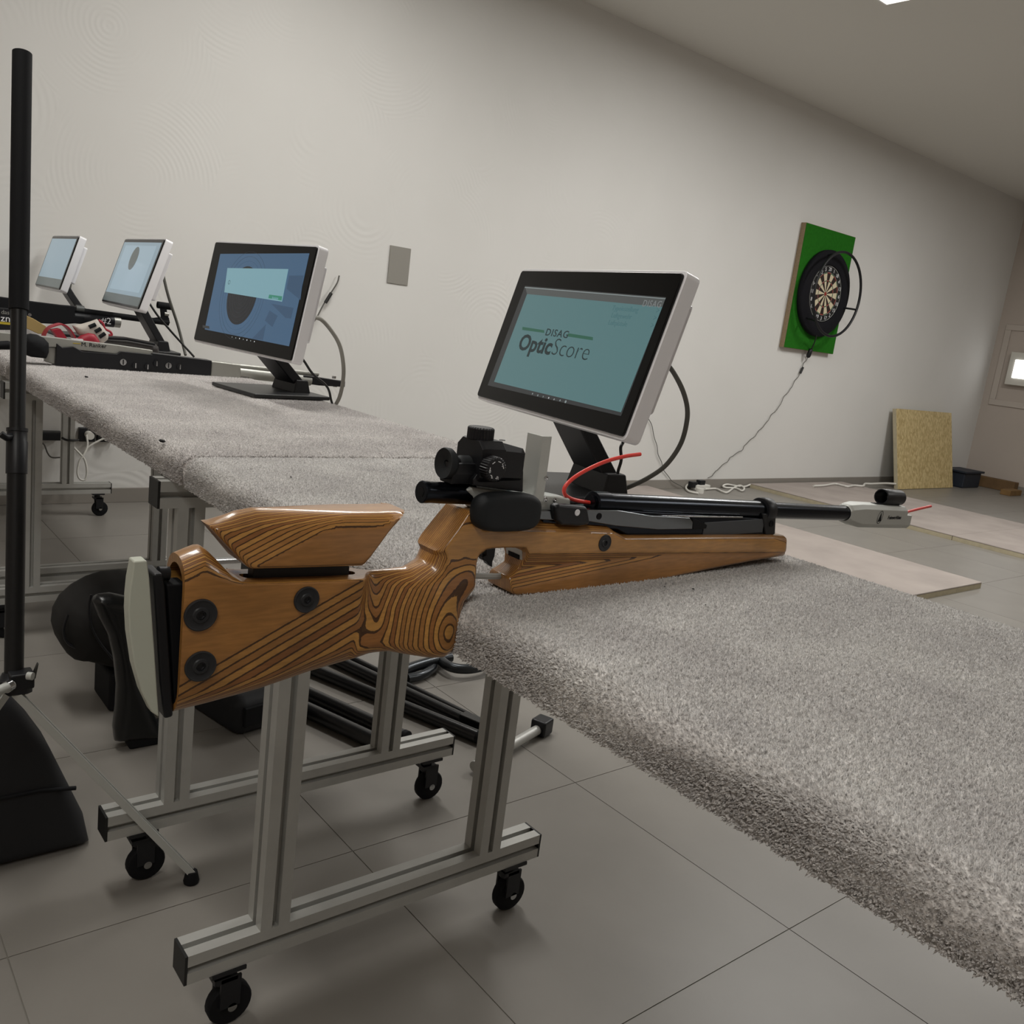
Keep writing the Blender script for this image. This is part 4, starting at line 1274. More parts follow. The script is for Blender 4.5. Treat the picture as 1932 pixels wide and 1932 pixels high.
db = thing('dartboard', 'round dartboard with cream and black segments on the green backing', 'dartboard', (6.63, 4.30, 1.395))
MB().lathe(DC + Vector((0, .04, 0)), (0, -1, 0), [(0, 0.2255), (0.034, 0.2255), (0.036, 0.224), (0.036, 0)], n=64).build('board_body', mat('dartboard_black', '161616', 0.8), db)
M_SEGC = mat('sisal_cream', 'cfc3a6', 0.9)
M_SEGB = mat('sisal_black', '2a1a14', 0.9)
M_SEGR = mat('sisal_red', '8d2f25', 0.9)
M_SEGG = mat('sisal_green', '2f5b38', 0.9)
NUM = [20, 1, 18, 4, 13, 6, 10, 15, 2, 17, 3, 19, 7, 16, 8, 11, 14, 9, 12, 5]
def seg_mesh(name, r0, r1, a0, a1, m, y):
    k = 5
    mb = MB()
    vs = []
    for yy in (y, y + .001):
        for r in (r0, r1):
            for i in range(k):
                a = a0 + (a1 - a0) * i / (k - 1)
                vs.append((DC[0] + r * math.sin(a), yy, DC[2] + r * math.cos(a)))
    fs = [(i, i + 1, k + i + 1, k + i) for i in range(k - 1)]
    return mb.add(vs, fs).build(name, m, db, smooth=0, fix=False)
yb_ = DC[1] + .0025
for k in range(20):
    a0, a1 = math.radians(18 * k - 9), math.radians(18 * k + 9)
    ma, mb_ = (M_SEGB, M_SEGR) if k % 2 == 0 else (M_SEGC, M_SEGG)
    seg_mesh('segment', 0.016, 0.099, a0, a1, ma, yb_)
    seg_mesh('triple', 0.099, 0.107, a0, a1, mb_, yb_)
    seg_mesh('segment', 0.107, 0.162, a0, a1, ma, yb_)
    seg_mesh('double', 0.162, 0.170, a0, a1, mb_, yb_)
    a = math.radians(18 * k)
    text_mesh('number', str(NUM[k]), 0.042, M_WHITE, db, Matrix.Translation((DC[0] + .196 * math.sin(a), yb_ - .002, DC[2] + .196 * math.cos(a) - .014)) @ Matrix.Rotation(math.pi / 2, 4, 'X'), depth=0.0005)
MB().lathe(DC + Vector((0, .004, 0)), (0, -1, 0), [(0, 0.016), (0.002, 0.016), (0.002, 0.0)], n=24).build('bull', M_SEGR, db)
MB().lathe(DC + Vector((0, .003, 0)), (0, -1, 0), [(0, 0.2175), (0, 0.2195), (0.003, 0.2195), (0.003, 0.2175)], n=64, closed=True).build('number_ring', M_SILVER, db)
MB().lathe(DC + Vector((0, .003, 0)), (0, -1, 0), [(0, 0.1698), (0, 0.1708), (0.002, 0.1708), (0.002, 0.1698)], n=64, closed=True).build('double_wire', M_SILVER, db)
MB().lathe(DC + Vector((0, .003, 0)), (0, -1, 0), [(0, 0.1068), (0, 0.1076), (0.002, 0.1076), (0.002, 0.1068)], n=64, closed=True).build('triple_wire', M_SILVER, db)
LR = thing('dartboard_light', 'thin black ring lamp standing off in front of the dartboard', 'lamp', (6.63, 4.15, 1.29))
circ = [(6.63 + .33 * math.cos(2 * math.pi * k / 64), 4.15, 1.62 + .33 * math.sin(2 * math.pi * k / 64)) for k in range(65)]
MB().tube(circ, 0.0105, n=10).build('lamp_ring', M_BLACK, LR, smooth=60)
for a in (-15, 105, 225):
    a = math.radians(a)
    p = Vector((6.63 + .33 * math.cos(a), 4.15, 1.62 + .33 * math.sin(a)))
    MB().tube([p, (6.63 + .318 * math.cos(a), 4.19, 1.62 + .318 * math.sin(a)), (6.63 + .305 * math.cos(a), 4.255, 1.62 + .305 * math.sin(a))], 0.008, n=8).build('lamp_arm', M_BLACK, LR, smooth=60)
cable('lamp_cable', 'black cable from the dartboard lamp hanging over the green board', ((6.5365,4.21,1.2852),(6.5871,4.25,1.2306),(6.6204,4.29,1.1561),(6.666,4.33,1.112)), 0.005, M_BLKCABLE)
tag(MB().lathe((6.6107,4.285,1.1732), Vector((6.6199,4.305,1.111)) - Vector((6.6107,4.285,1.1732)), [(0, 0.006), (0.006, 0.017), (0.06, 0.019), (0.072, 0.016), (0.08, 0.006)], n=18).build('inline_switch', M_BLACK, smooth=60), 'oval black switch on the cable below the dartboard', 'switch')
wz = bez(((6.6676,4.336,1.1115),(6.6314,4.336,1.056),(6.6011,4.336,0.9835),(6.5463,4.336,0.892),(6.4922,4.336,0.8229),(6.4263,4.336,0.7448),(6.3649,4.336,0.6543),(6.2839,4.336,0.5811),(6.2195,4.336,0.5047),(6.1269,4.336,0.4282),(6.0343,4.336,0.357),(5.9794,4.336,0.3043),(5.8699,4.336,0.2516),(5.8027,4.336,0.1998),(5.7007,4.336,0.1315),(5.6229,4.336,0.0767)), 4)
tag(MB().tube([p + Vector((0.007 * math.sin(i * 0.9), 0, 0.006 * math.sin(i * 1.7))) for i, p in enumerate(wz)], 0.0027, n=8).build('wall_wire', M_WIRE, smooth=60), 'thin kinked wire running from the dartboard switch down the wall', 'wire')
tag(MB().cyl((6.6169,4.333,1.0158), (6.5947,4.333,0.9658), 0.010, n=12).build('wire_splice', M_BLKCABLE), 'small black splice on the wire below the dartboard', 'connector')
wz = bez(((4.3437,4.337,1.324),(4.5366,4.337,1.0259),(4.7171,4.337,0.7451),(4.7984,4.337,0.6058),(4.8241,4.337,0.542),(4.8652,4.337,0.4857),(4.9355,4.337,0.3787),(4.9767,4.337,0.3008),(5.0301,4.337,0.2219),(5.0815,4.337,0.154),(5.1567,4.337,0.0889)) + ((5.2285,4.322,0.0464),(5.3292,4.322,0.012)), 5)
tag(MB().tube([p + Vector((0.006 * math.sin(i * 0.8), 0, 0)) for i, p in enumerate(wz)], 0.0026, n=8).build('wall_wire', M_WIRE, smooth=60), 'thin wire trailing down the wall right of the OpticScore monitor', 'wire')

# power strip on the floor by the wall
ps = thing('power_strip', 'white socket strip lying on the floor below the wall wires', 'power strip', (5.4706,4.2903,0.0))
c_ = Vector((5.4706,4.2903,0.0))
MB().box(c_ + Vector((.02, 0, .021)), (0.17, 0.055, 0.04)).build('strip_body', M_WHTCABLE, ps, smooth=0, bevel=0.006)
MB().cyl((5.3585,4.1875,0.0), Vector((5.3585,4.1875,0.0)) + Vector((0, 0, .035)), 0.03, n=20).build('plug', M_WHTCABLE, ps)
for px, lab in (((5.396,4.295,0.0418), 'left-hand black plug adapter on the floor socket strip'), ((5.4882,4.295,0.0531), 'right-hand black plug adapter on the floor socket strip')):
    tag(MB().box(px, (0.062, 0.045, 0.045)).build('plug_adapter', M_BLACK, smooth=0, bevel=0.005), lab, 'adapter')
tag(MB().tube(bez(((5.276,4.1319,0.01),(5.255,4.2064,0.01),(5.3542,4.322,0.0116),(5.3793,4.322,0.0362),(5.449,4.322,0.0353)) , 8), 0.008, n=8).build('strip_cord', M_WHTCABLE, smooth=60), 'white cord looping round the socket strip', 'cord')
tag(MB().tube(bez(((5.5089,4.2609,0.01),(5.6496,4.2694,0.01),(5.6112,4.1769,0.01),(5.6268,4.1379,0.01),(5.9114,4.2895,0.01),(6.0285,4.322,0.0187),(6.008,4.2625,0.01),(5.8636,4.1753,0.01),(5.9065,4.2699,0.01),(5.8175,4.2962,0.01),(5.8078,4.322,0.0175),(5.8589,4.322,0.0298),(5.9875,4.322,0.0149),(6.0885,4.3173,0.01),(6.1691,4.322,0.0256)), 6), 0.008, n=8).build('extension_cord', M_WHTCABLE, smooth=60), 'tangled white extension cord on the floor by the wall', 'cord')
tag(MB().tube(bez(((6.7895,4.1296,0.045),(6.9682,4.1392,0.045),(7.2185,4.1894,0.045),(7.2363,4.1217,0.045),(7.2481,4.0769,0.045),(7.4105,4.1103,0.045),(7.5049,4.0817,0.045),(7.6811,4.1614,0.045),(7.7911,4.1548,0.045),(8.0468,4.1631,0.045),(8.1857,4.131,0.045)), 6), 0.010, n=8).build('floor_cord', M_WHTCABLE, smooth=60), 'white cord snaking over the carpeted floor panel to the leaning board', 'cord')

# carpeted floor panels across the range
M_TRIM = mat('pale_trim', 'bdb4ab', 0.8, spec=0.2)
M_PANEL = mat('worn_beige_carpet', 'a39a94', 0.95, spec=0.1, var=0.12, vscale=4, bump=0.3, bscale=400)
M_PANELEDGE = mat('pale_plywood_edge', 'b3a98f', 0.7, var=0.1, vscale=30)
def floor_panel(label, xa, xb, ya, yb, h, n):
    t = thing('floor_panel', label, 'panel', ((xa + xb) / 2, (ya + yb) / 2, 0), 'carpeted floor panels across the range')
    for k in range(n):
        a, b = ya + (yb - ya) * k / n, ya + (yb - ya) * (k + 1) / n
        MB().box2((xa, a + .002, 0), (xb, b - .002, h - .008)).build('panel_board', M_PANELEDGE, t, smooth=0)
        MB().box2((xa + .002, a + .001, h - .008), (xb, b - .001, h)).build('panel_carpet', M_PANEL, t, smooth=0, bevel=0.003)
floor_panel('pale carpeted panel lying on the floor just behind the near table', 4.05, 4.91, 1.90, 4.32, 0.035, 2)
floor_panel('wide carpeted panel lying on the floor farther down the range', 6.16, 7.55, -2.4, 4.32, 0.035, 4)

# chipboard leaning on the wall, things in the corner
ob = thing('leaning_board', 'square chipboard panel leaning against the white wall near the corner', 'board', (8.75, 4.1, 0))
osb = bpy.data.materials.new('oriented_strand_board')
osb.use_nodes = True
nt = osb.node_tree
b_ = nt.nodes['Principled BSDF']
b_.inputs['Roughness'].default_value = 0.7
tc = nt.nodes.new('ShaderNodeTexCoord')
mp = nt.nodes.new('ShaderNodeMapping')
mp.inputs['Scale'].default_value = (46, 46, 20)
vo = nt.nodes.new('ShaderNodeTexVoronoi')
vo.inputs['Scale'].default_value = 1.6
nt.links.new(tc.outputs['Object'], mp.inputs[0])
nt.links.new(mp.outputs[0], vo.inputs['Vector'])
rp = nt.nodes.new('ShaderNodeValToRGB')
rp.color_ramp.elements[0].color = hexc('b39c69')
rp.color_ramp.elements[1].color = hexc('d8c491')
sp_ = nt.nodes.new('ShaderNodeSeparateColor')
nt.links.new(vo.outputs['Color'], sp_.inputs[0])
nt.links.new(sp_.outputs[0], rp.inputs[0])
nt.links.new(rp.outputs[0], b_.inputs['Base Color'])
bz0, bx0, bx1 = 0.004, 8.18, 9.27
hb_, yb0, yt0, th = 0.74, 4.08, 4.28, 0.10
q = [(bx0, yb0, bz0), (bx1, yb0, bz0), (bx1, yt0 - .02, bz0 + hb_), (bx0, yt0 - .02, bz0 + hb_)]
nrm = Vector((0, 1, -.15)).normalized()
MB().loft([[Vector(v) for v in q], [Vector(v) + nrm * .018 for v in q]]).build('front_sheet', osb, ob, smooth=0)
MB().loft([[Vector(v) + nrm * .0181 for v in q], [Vector(v) + nrm * .055 for v in q]]).build('back_sheet', M_PANELEDGE, ob, smooth=0)
bin_ = thing('dark_crate', 'small dark blue crate on the floor in the far corner', 'crate', (9.6, 4.15, 0))
MB().box2((9.42, 4.05, 0.0), (9.80, 4.28, 0.155)).build('crate_body', mat('dark_blue_plastic', '1f2632', 0.6), bin_, smooth=0, bevel=0.012)
MB().box2((9.40, 4.03, 0.155), (9.82, 4.30, 0.175)).build('crate_rim', mat('dark_blue_plastic', '1f2632', 0.6), bin_, smooth=0, bevel=0.004)
M_OLDWOOD = mat('brown_timber', '7d6038', 0.75, var=0.2, vscale=12)
tag(MB().box2((9.62, 3.66, 0), (9.90, 3.76, 0.055)).build('timber_offcut', M_OLDWOOD, smooth=0, bevel=0.004), 'short brown timber block on the floor in the far corner', 'timber')
tag(MB().box((10.02, 4.02, 0.056), (0.10, 0.50, 0.11)).build('timber_offcut', mat('dark_timber', '6d5436', 0.75, var=0.2, vscale=12), smooth=0, bevel=0.004), 'longer brown timber against the far wall beside the dark crate', 'timber')

# lit target box in the recess of the far wall
tg = thing('target_box', 'white target box with a bright lit window on the far wall', 'target', (10.08, 3.80, 1.10))
MB().box2((10.02, 3.45, 1.10), (10.098, 4.13, 1.44)).build('box_shell', mat('box_white', 'cfcdc4', 0.5), tg, smooth=0, bevel=0.006)
MB().box2((10.012, 3.53, 1.175), (10.021, 4.068, 1.362)).build('lit_window', mat('lit_window_glow', 'ffffff', 0.4, emit=4.0), tg, smooth=0, bevel=0.002)
struct(MB().box2((10.085, 3.30, 0.87), (10.0995, 4.27, 0.93)).build('trim_1', M_TRIM, smooth=0, bevel=0.003))
struct(MB().box2((10.085, 4.21, 0.9301), (10.0995, 4.27, 1.66)).build('trim_2', M_TRIM, smooth=0, bevel=0.003))
struct(MB().box2((10.085, 3.30, 1.6601), (10.0995, 4.27, 1.72)).build('trim_3', M_TRIM, smooth=0, bevel=0.003))

# sheet of paper on the wall above the middle of the picture
tag(MB().box2((2.585, 4.343, 1.193), (2.715, 4.3495, 1.39)).build('wall_notice', mat('grey_paper', '8f8c85', 0.8), smooth=0), 'small grey notice on the wall between the two front monitors', 'notice')

# wall sockets and adapter near the floor at the left
so = thing('wall_socket', 'black double wall socket with white plugs low on the wall', 'socket', (1.11, 4.34, 0.32))
MB().box2((1.05, 4.325, 0.292), (1.118, 4.3495, 0.356)).build('socket_plate', M_BLACK, so, smooth=0, bevel=0.003)
MB().box2((1.128, 4.325, 0.292), (1.196, 4.3495, 0.356)).build('socket_plate', M_BLACK, so, smooth=0, bevel=0.003)
MB().cyl((1.088, 4.325, 0.327), (1.088, 4.285, 0.325), 0.017, n=18).build('plug', M_WHTCABLE, so)
MB().cyl((1.162, 4.325, 0.322), (1.162, 4.29, 0.318), 0.017, n=18).build('plug', M_WHTCABLE, so)
tag(MB().box2((0.88, 4.29, 0.300), (0.98, 4.348, 0.338)).build('power_adapter', M_BLACK, smooth=0, bevel=0.008), 'black power adapter on the wall behind the left table leg', 'adapter')
cable('socket_cord', 'white cord looping down from the wall socket', ((1.0664,4.27,0.3343),(1.0696,4.26,0.2878),(1.0527,4.25,0.2459),(1.0358,4.25,0.2168),(1.0281,4.25,0.1683),(1.0377,4.25,0.1367),(1.06,4.25,0.1316),(1.068,4.25,0.1682),(1.0577,4.25,0.2217),(1.0349,4.25,0.253),(1.0057,4.25,0.2887),(1.0027,4.26,0.3346),(1.0061,4.27,0.3806),(1.0051,4.27,0.4279)), 0.0045, M_WHTCABLE)
cable('socket_cord', 'white cord running right from the wall socket under the table', ((1.0561,4.29,0.2335),(1.0774,4.29,0.2703),(1.1105,4.29,0.2952),(1.1553,4.29,0.3181),(1.2241,4.29,0.3344)), 0.0045, M_WHTCABLE)
cable('adapter_wire', 'thin dark wire hanging from the black power adapter', ((0.886,4.3,0.2968),(0.9032,4.3,0.2781),(0.9165,4.3,0.2425),(0.934,4.3,0.2235),(0.9728,4.3,0.2238)), 0.0032, M_WIRE)
cable('tie_strap', 'black coiled strap tied across the table leg by the wall', ((0.9234,4.08,0.3499),(0.9366,4.065,0.3437),(0.9635,4.065,0.3419),(0.9879,4.08,0.342)), 0.005, M_BLKCABLE)

# ------------------------------------------------------------------ second rifle, silver and black, on the middle table
M_SIL2 = mat('pale_silver_metal', 'a5a59f', 0.4, metal=0.5)
r2 = thing('air_rifle', 'silver and black target rifle lying across the table behind the target monitor', 'rifle', (0.80, 2.72, ZT))
Y2 = 2.70
MB().prism(((0.5909,0.7829),(0.5932,0.8436),(0.6074,0.8333),(0.6354,0.8385),(0.6574,0.8272),(0.7482,0.8271),(0.7594,0.8355),(0.8045,0.8345),(0.8461,0.8333),(0.8459,0.8378),(1.0232,0.8288),(1.0213,0.7754),(0.8455,0.7763),(0.7312,0.78)), Y2, Y2 + .045, 'XZ').build('fore_stock', M_BLACK, r2, smooth=0, bevel=0.003)
MB().prism(((0.4336,0.8647),(0.458,0.8601),(0.5787,0.8586),(0.7502,0.8517),(0.8503,0.8449),(0.8511,0.8249),(0.751,0.8263),(0.6529,0.8288),(0.5792,0.8329),(0.4582,0.8338),(0.4337,0.8344)), Y2 + .008, Y2 + .036, 'XZ').build('receiver', M_SIL2, r2, smooth=0, bevel=0.002)
MB().prism(((0.5669,0.8294),(0.5985,0.8321),(0.5968,0.784),(0.5675,0.7906)), Y2 + .016, Y2 + .034, 'XZ').build('grip_block', M_SIL2, r2, smooth=0, bevel=0.002)
MB().prism(((1.0235,0.8275),(1.1173,0.8229),(1.1184,0.7786),(1.0232,0.7746)), Y2 + .004, Y2 + .040, 'XZ').build('air_cylinder_head', M_SIL2, r2, smooth=0, bevel=0.004)
MB().cyl((1.1173,2.722,0.7963), (1.3625,2.722,0.7863), 0.017, n=24).build('air_cylinder', M_SIL2, r2)
MB().cyl((0.8732,2.722,0.8223), (1.3894,2.722,0.809), 0.0075, n=16).build('barrel', M_SIL2, r2)
MB().prism(((1.323,0.7882),(1.333,0.8027),(1.3673,0.8014),(1.4657,0.7934),(1.4858,0.7928),(1.4857,0.7731),(1.389,0.7729),(1.3238,0.7779)), Y2 + .008, Y2 + .036, 'XZ').build('muzzle_block', M_BLACK, r2, smooth=0, bevel=0.002)
for px in ((1.449,2.722,0.7986), (1.4556,2.722,0.7705), (1.3513,2.722,0.8065)):
    MB().cyl(px, (px[0], px[1], px[2] + .008), 0.007, n=14).build('muzzle_screw', M_STEEL, r2)
blob = inflate([(x, z, 0.03) for x, z in ((0.5062,0.8473),(0.5174,0.8595),(0.5313,0.8636),(0.5467,0.8622),(0.5623,0.8551),(0.5743,0.8419),(0.5747,0.8177),(0.5685,0.8),(0.5322,0.8015),(0.5092,0.8082))], lambda x, z: np.full(len(x), 0.034), step=0.006, yc=2.712)
blob.build('rubber_cheekpiece', M_BLACKMAT, r2, smooth=60)
blob = inflate([(x, z, 0.02) for x, z in ((0.4277,0.8284),(0.4582,0.838),(0.4805,0.8413),(0.4881,0.8308),(0.4832,0.8164),(0.4584,0.8144),(0.4278,0.8063))], lambda x, z: np.full(len(x), 0.022), step=0.006, yc=2.715)
blob.build('butt_pad', M_BLACKMAT, r2, smooth=60)
for k, px in enumerate(((0.7656,2.7,0.8059),(0.8,2.7,0.7985),(0.8341,2.7,0.7971),(0.8592,2.7,0.8087),(0.8929,2.7,0.8051),(0.927,2.7,0.8036))):
    c = MB().cyl((px[0], Y2 + .002, px[2]), (px[0], Y2 - .005, px[2]), 0.009, n=18).build('adjuster_knob', M_STEEL if k in (0, 4) else M_BLACK, r2)
    s_ = MB().box((px[0], Y2 - .0055, px[2]), (0.003, 0.001, 0.014)).build('knob_slot', M_STEEL if k not in (0, 4) else M_BLACK, c, smooth=0)
    s_.matrix_parent_inverse = Matrix.Identity(4)
q = (0.656,2.707,0.841)
text_mesh('name_lettering', 'M. Ranker', 0.016, M_BLACKMAT, r2, Matrix.Translation((q[0], Y2 + .0075, q[2])) @ Matrix.Rotation(math.radians(0.2), 4, 'Y') @ Matrix.Rotation(math.pi / 2, 4, 'X'), align='LEFT', depth=0.0004)
MB().box((0.6468,2.715,0.8527), (0.030, 0.012, 0.014)).build('paper_tag', M_WHITE, r2, smooth=0)
MB().box((0.6452,2.708,0.8473), (0.020, 0.002, 0.002)).build('tag_stripe', mat('yellow_print', 'b6a12c', 0.6), r2, smooth=0)

# ------------------------------------------------------------------ third rifle, all black, on the far table
r3 = thing('air_rifle', 'all black rifle with a cylinder marked 2 on the farthest table', 'rifle', (0.85, 3.68, ZT))
Y3 = 3.66
MB().prism(((0.585,0.9226),(0.6177,0.921),(0.7084,0.9167),(0.8202,0.9142),(0.8634,0.9152),(0.8642,0.8805),(0.8972,0.88),(0.8977,0.8585),(0.8216,0.8451),(0.7457,0.8414),(0.7196,0.8464),(0.6852,0.8617),(0.6183,0.8472),(0.5854,0.8402)), Y3, Y3 + .05, 'XZ').build('stock_body', M_BLACKMAT, r3, smooth=0, bevel=0.004)
MB().cyl((0.8261,3.685,0.9018), (1.2131,3.685,0.8883), 0.0115, n=20).build('barrel', M_BLACKMAT, r3)
MB().cyl((0.8484,3.685,0.8732), (1.0056,3.685,0.8715), 0.0215, n=28).build('air_cylinder', M_BLACK, r3)
MB().cyl((1.0056,3.685,0.8715), (1.0289,3.685,0.8708), 0.0205, n=28).build('cylinder_valve', M_SIL2, r3)
MB().cyl((0.8713,3.685,0.9068), (0.8989,3.685,0.9059), 0.0135, n=20).build('barrel_band', mat('dull_grey_band', '5d5f5e', 0.5, metal=0.5), r3)
q = (0.9733,3.6632,0.8619)
text_mesh('cylinder_number', '#2', 0.034, M_WHITE, r3, Matrix.Translation((q[0], Y3 + .0025, q[2])) @ Matrix.Rotation(math.pi / 2, 4, 'X'), depth=0.0006)
MB().lathe((1.167,3.685,0.9536), (1, 0, -.03), [(0, 0.010), (0, 0.0135), (0.055, 0.0135), (0.055, 0.010)], n=24, closed=True).build('front_sight_tunnel', M_BLACKMAT, r3)
MB().prism(((1.1775,0.9466),(1.2022,0.9452),(1.2033,0.9226),(1.2122,0.9069),(1.2173,0.8866),(1.1516,0.8862),(1.151,0.9006),(1.1833,0.9081)), Y3 + .017, Y3 + .033, 'XZ').build('front_sight_base', M_BLACKMAT, r3, smooth=0, bevel=0.002)
MB().cyl((1.1934,3.68,0.9219), (1.2099,3.68,0.9215), 0.008, n=14).build('sight_screw', M_SIL2, r3)
MB().box2((0.6601,3.67,0.8509), (0.6974, 3.70, ZT + .003)).build('pistol_grip', M_BLACKMAT, r3, smooth=0, bevel=0.006)
MB().box2((0.9219,3.67,0.878), (0.9369, 3.70, ZT + .003)).build('rest_post', M_BLACKMAT, r3, smooth=0, bevel=0.003)
q = (0.7123,3.659,0.8684)
MB().cyl((q[0], Y3 + .002, q[2]), (q[0], Y3 - .003, q[2]), 0.006, n=14).build('stock_screw', M_STEEL, r3)
MB().prism(((0.5707,0.8851),(0.6425,0.8857),(0.6432,0.8119),(0.5711,0.805)), 3.605, 3.645, 'XZ').build('stock_panel', M_BLACK, r3, smooth=0, bevel=0.003)
q = (0.6105,3.604,0.8394)
text_mesh('panel_lettering', 'znn', 0.034, M_WHITE, r3, Matrix.Translation((q[0], 3.6048, q[2])) @ Matrix.Rotation(math.pi / 2, 4, 'X'), align='LEFT', depth=0.0005)
q = (0.6119,3.604,0.8651)
text_mesh('panel_lettering', 'das', 0.020, M_SIL2, r3, Matrix.Translation((q[0], 3.6048, q[2])) @ Matrix.Rotation(math.pi / 2, 4, 'X'), align='LEFT', depth=0.0005)
MB().box((0.6154,3.604,0.8335), (0.05, 0.002, 0.008)).build('yellow_stripe', mat('yellow_print', 'c9b728', 0.6), r3, smooth=0)

# glove, strap, cardboard and pouch between the two rifles
M_REDF = mat('red_leather', '951b2d', 0.55, var=0.1, vscale=30)
M_GLV = mat('pale_grey_leather', 'b9b2a9', 0.6, var=0.06, vscale=30)
gv = thing('shooting_glove', 'pale grey and red shooting glove with three dark slots', 'glove', (0.83, 3.05, ZT))
yg = 3.02
inflate([(x, z, 0.02) for x, z in ((0.7048,0.8786),(0.7333,0.8863),(0.7589,0.897),(0.7756,0.9052),(0.7837,0.8929),(0.7917,0.8856),(0.8031,0.8703),(0.8097,0.8593),(0.8086,0.846),(0.7979,0.8352),(0.7872,0.8244),(0.7669,0.8292),(0.742,0.8401),(0.7204,0.8544))], lambda x, z: np.full(len(x), 0.022), step=0.006, yc=yg).build('glove_back', M_GLV, gv, smooth=60)
for a, b in (((0.7483,0.8796),(0.7664,0.8895)), ((0.7654,0.8667),(0.7821,0.878)), ((0.7782,0.8516),(0.7949,0.8646))):
    A, B_ = Vector((a[0], yg - .0215, a[1])), Vector((b[0], yg - .0215, b[1]))
    MB().tube([A, A * .5 + B_ * .5, B_], 0.006, n=10).build('finger_slot', M_BLACKMAT, gv, smooth=60)
inflate([(x, z, 0.015) for x, z in ((0.7115,0.8391),(0.7247,0.8516),(0.7457,0.8616),(0.7641,0.8601),(0.7768,0.845),(0.7853,0.8211),(0.7845,0.7948),(0.711,0.7939),(0.7076,0.8146))], lambda x, z: np.full(len(x), 0.016), step=0.006, yc=3.0).build('red_cuff', M_REDF, gv, smooth=60)
MB().tube(bez(((0.7829,3.03,0.9019),(0.7957,3.03,0.8934),(0.8024,3.03,0.8776),(0.8184,3.03,0.8692),(0.8235,3.03,0.8598),(0.814,3.03,0.8589)), 6), 0.0035, n=8).build('red_lacing', M_REDF, gv, smooth=60)
st = thing('leather_strap', 'red leather strap curled into a loop beside the glove', 'strap', (0.74, 3.02, ZT))
loop = bez(((0.6288,3.03,0.7908),(0.6255,3.03,0.8193),(0.628,3.03,0.8418),(0.6393,3.03,0.8619),(0.6596,3.03,0.8734),(0.6773,3.03,0.8768),(0.6954,3.03,0.8641),(0.711,3.03,0.8397),(0.7175,3.03,0.8175),(0.7242,3.03,0.7919)), 8)
MB().loft([[p + Vector((0, -.025, 0)), p + Vector((0, .025, 0)), p + Vector((.003, .025, .004)), p + Vector((.003, -.025, .004))] for p in loop]).build('strap_loop', M_REDF, st, smooth=50)
loop = bez(((0.6417,3.0,0.8614),(0.6567,3.0,0.8406),(0.6688,3.0,0.8194),(0.6782,3.0,0.7945)) , 6)
MB().loft([[p + Vector((0, -.02, 0)), p + Vector((0, .02, 0)), p + Vector((.022, .02, .006)), p + Vector((.022, -.02, .006))] for p in loop]).build('strap_tongue', M_REDF, st, smooth=50)
tag(MB().prism(((0.589,0.8931),(0.6094,0.8856),(0.6465,0.8652),(0.638,0.8417),(0.6247,0.8404),(0.5894,0.8548)), 3.08, 3.10, 'XZ').build('cardboard_piece', mat('tan_cardboard', 'a08a58', 0.8), smooth=0, bevel=0.002), 'tan piece of cardboard behind the carbon pole', 'cardboard')
pc = thing('equipment_pouch', 'low dark pouch on the far table below the pale blue monitor', 'pouch', (1.069,3.684,0.78))
inflate([(x, z, 0.03) for x, z in ((0.8416,0.8287),(0.8647,0.8414),(0.9333,0.8423),(1.0221,0.8338),(1.0372,0.8203),(1.0419,0.7948),(0.8663,0.7881),(0.8426,0.7933))], lambda x, z: np.full(len(x), 0.05), step=0.008, yc=3.27).build('pouch_body', mat('dark_brown_nylon', '2a2624', 0.6), pc, smooth=60)
MB().tube(((0.857,3.22,0.8362),(0.9248,3.22,0.8388),(1.0166,3.22,0.8287)), 0.004, n=8).build('zipper', M_BLACKMAT, pc, smooth=60)

# ------------------------------------------------------------------ carbon tripod pole at the left
M_CARBON = mat('carbon_fibre_tube', '0d0e10', 0.42, spec=0.4, var=0.25, vscale=180)
tp = thing('tripod_stand', 'black carbon pole on a tripod foot at the left edge', 'stand', (0.271, 1.48, 0))
h0, h1 = Vector((0.2713,1.47,0.3994)), Vector((0.3024,1.6339,1.0066))
ax_ = (h1 - h0).normalized()
PL = lambda t: h0 + (h1 - h0) * t
MB().cyl(PL(0.0), PL(0.53), 0.0138, n=28).build('lower_tube', M_CARBON, tp)
MB().cyl(PL(0.50), PL(0.96), 0.0115, n=28).build('middle_tube', M_CARBON, tp)
MB().cyl(PL(0.94), PL(1.6), 0.0145, n=28).build('upper_tube', M_BLACKMAT, tp)
MB().lathe(PL(0.525), ax_, [(0, 0.0138), (0, 0.0155), (0.050, 0.0155), (0.052, 0.0145), (0.066, 0.0145), (0.067, 0.0155), (0.072, 0.0155), (0.072, 0.0115)], n=28).build('clamp_collar', M_BLACK, tp)
wn_ = Vector((0.2729,1.5564,0.7751))
MB().tube([PL(0.625), wn_, wn_ + Vector((-.008, 0, .006))], 0.0055, n=10).build('wing_nut', M_BLACK, tp, smooth=60)
hb0 = h0 - ax_ * 0.004
MB().lathe(hb0 - ax_ * .012, ax_, [(0, 0.022), (0.002, 0.026), (0.022, 0.026), (0.026, 0.020), (0.034, 0.0165)], n=28).build('hub', M_BLACK, tp)
hubR = Vector((0.2869,1.4588,0.4067))
MB().box(hubR + Vector((-.008, 0, .004)), (0.034, 0.030, 0.026)).build('hub_lug', M_BLACK, tp, smooth=0, bevel=0.003)
MB().cyl((0.2854,1.4439,0.4209), (0.2917,1.4386,0.4211), 0.0062, n=16).build('lever_pivot', M_SILVER, tp)
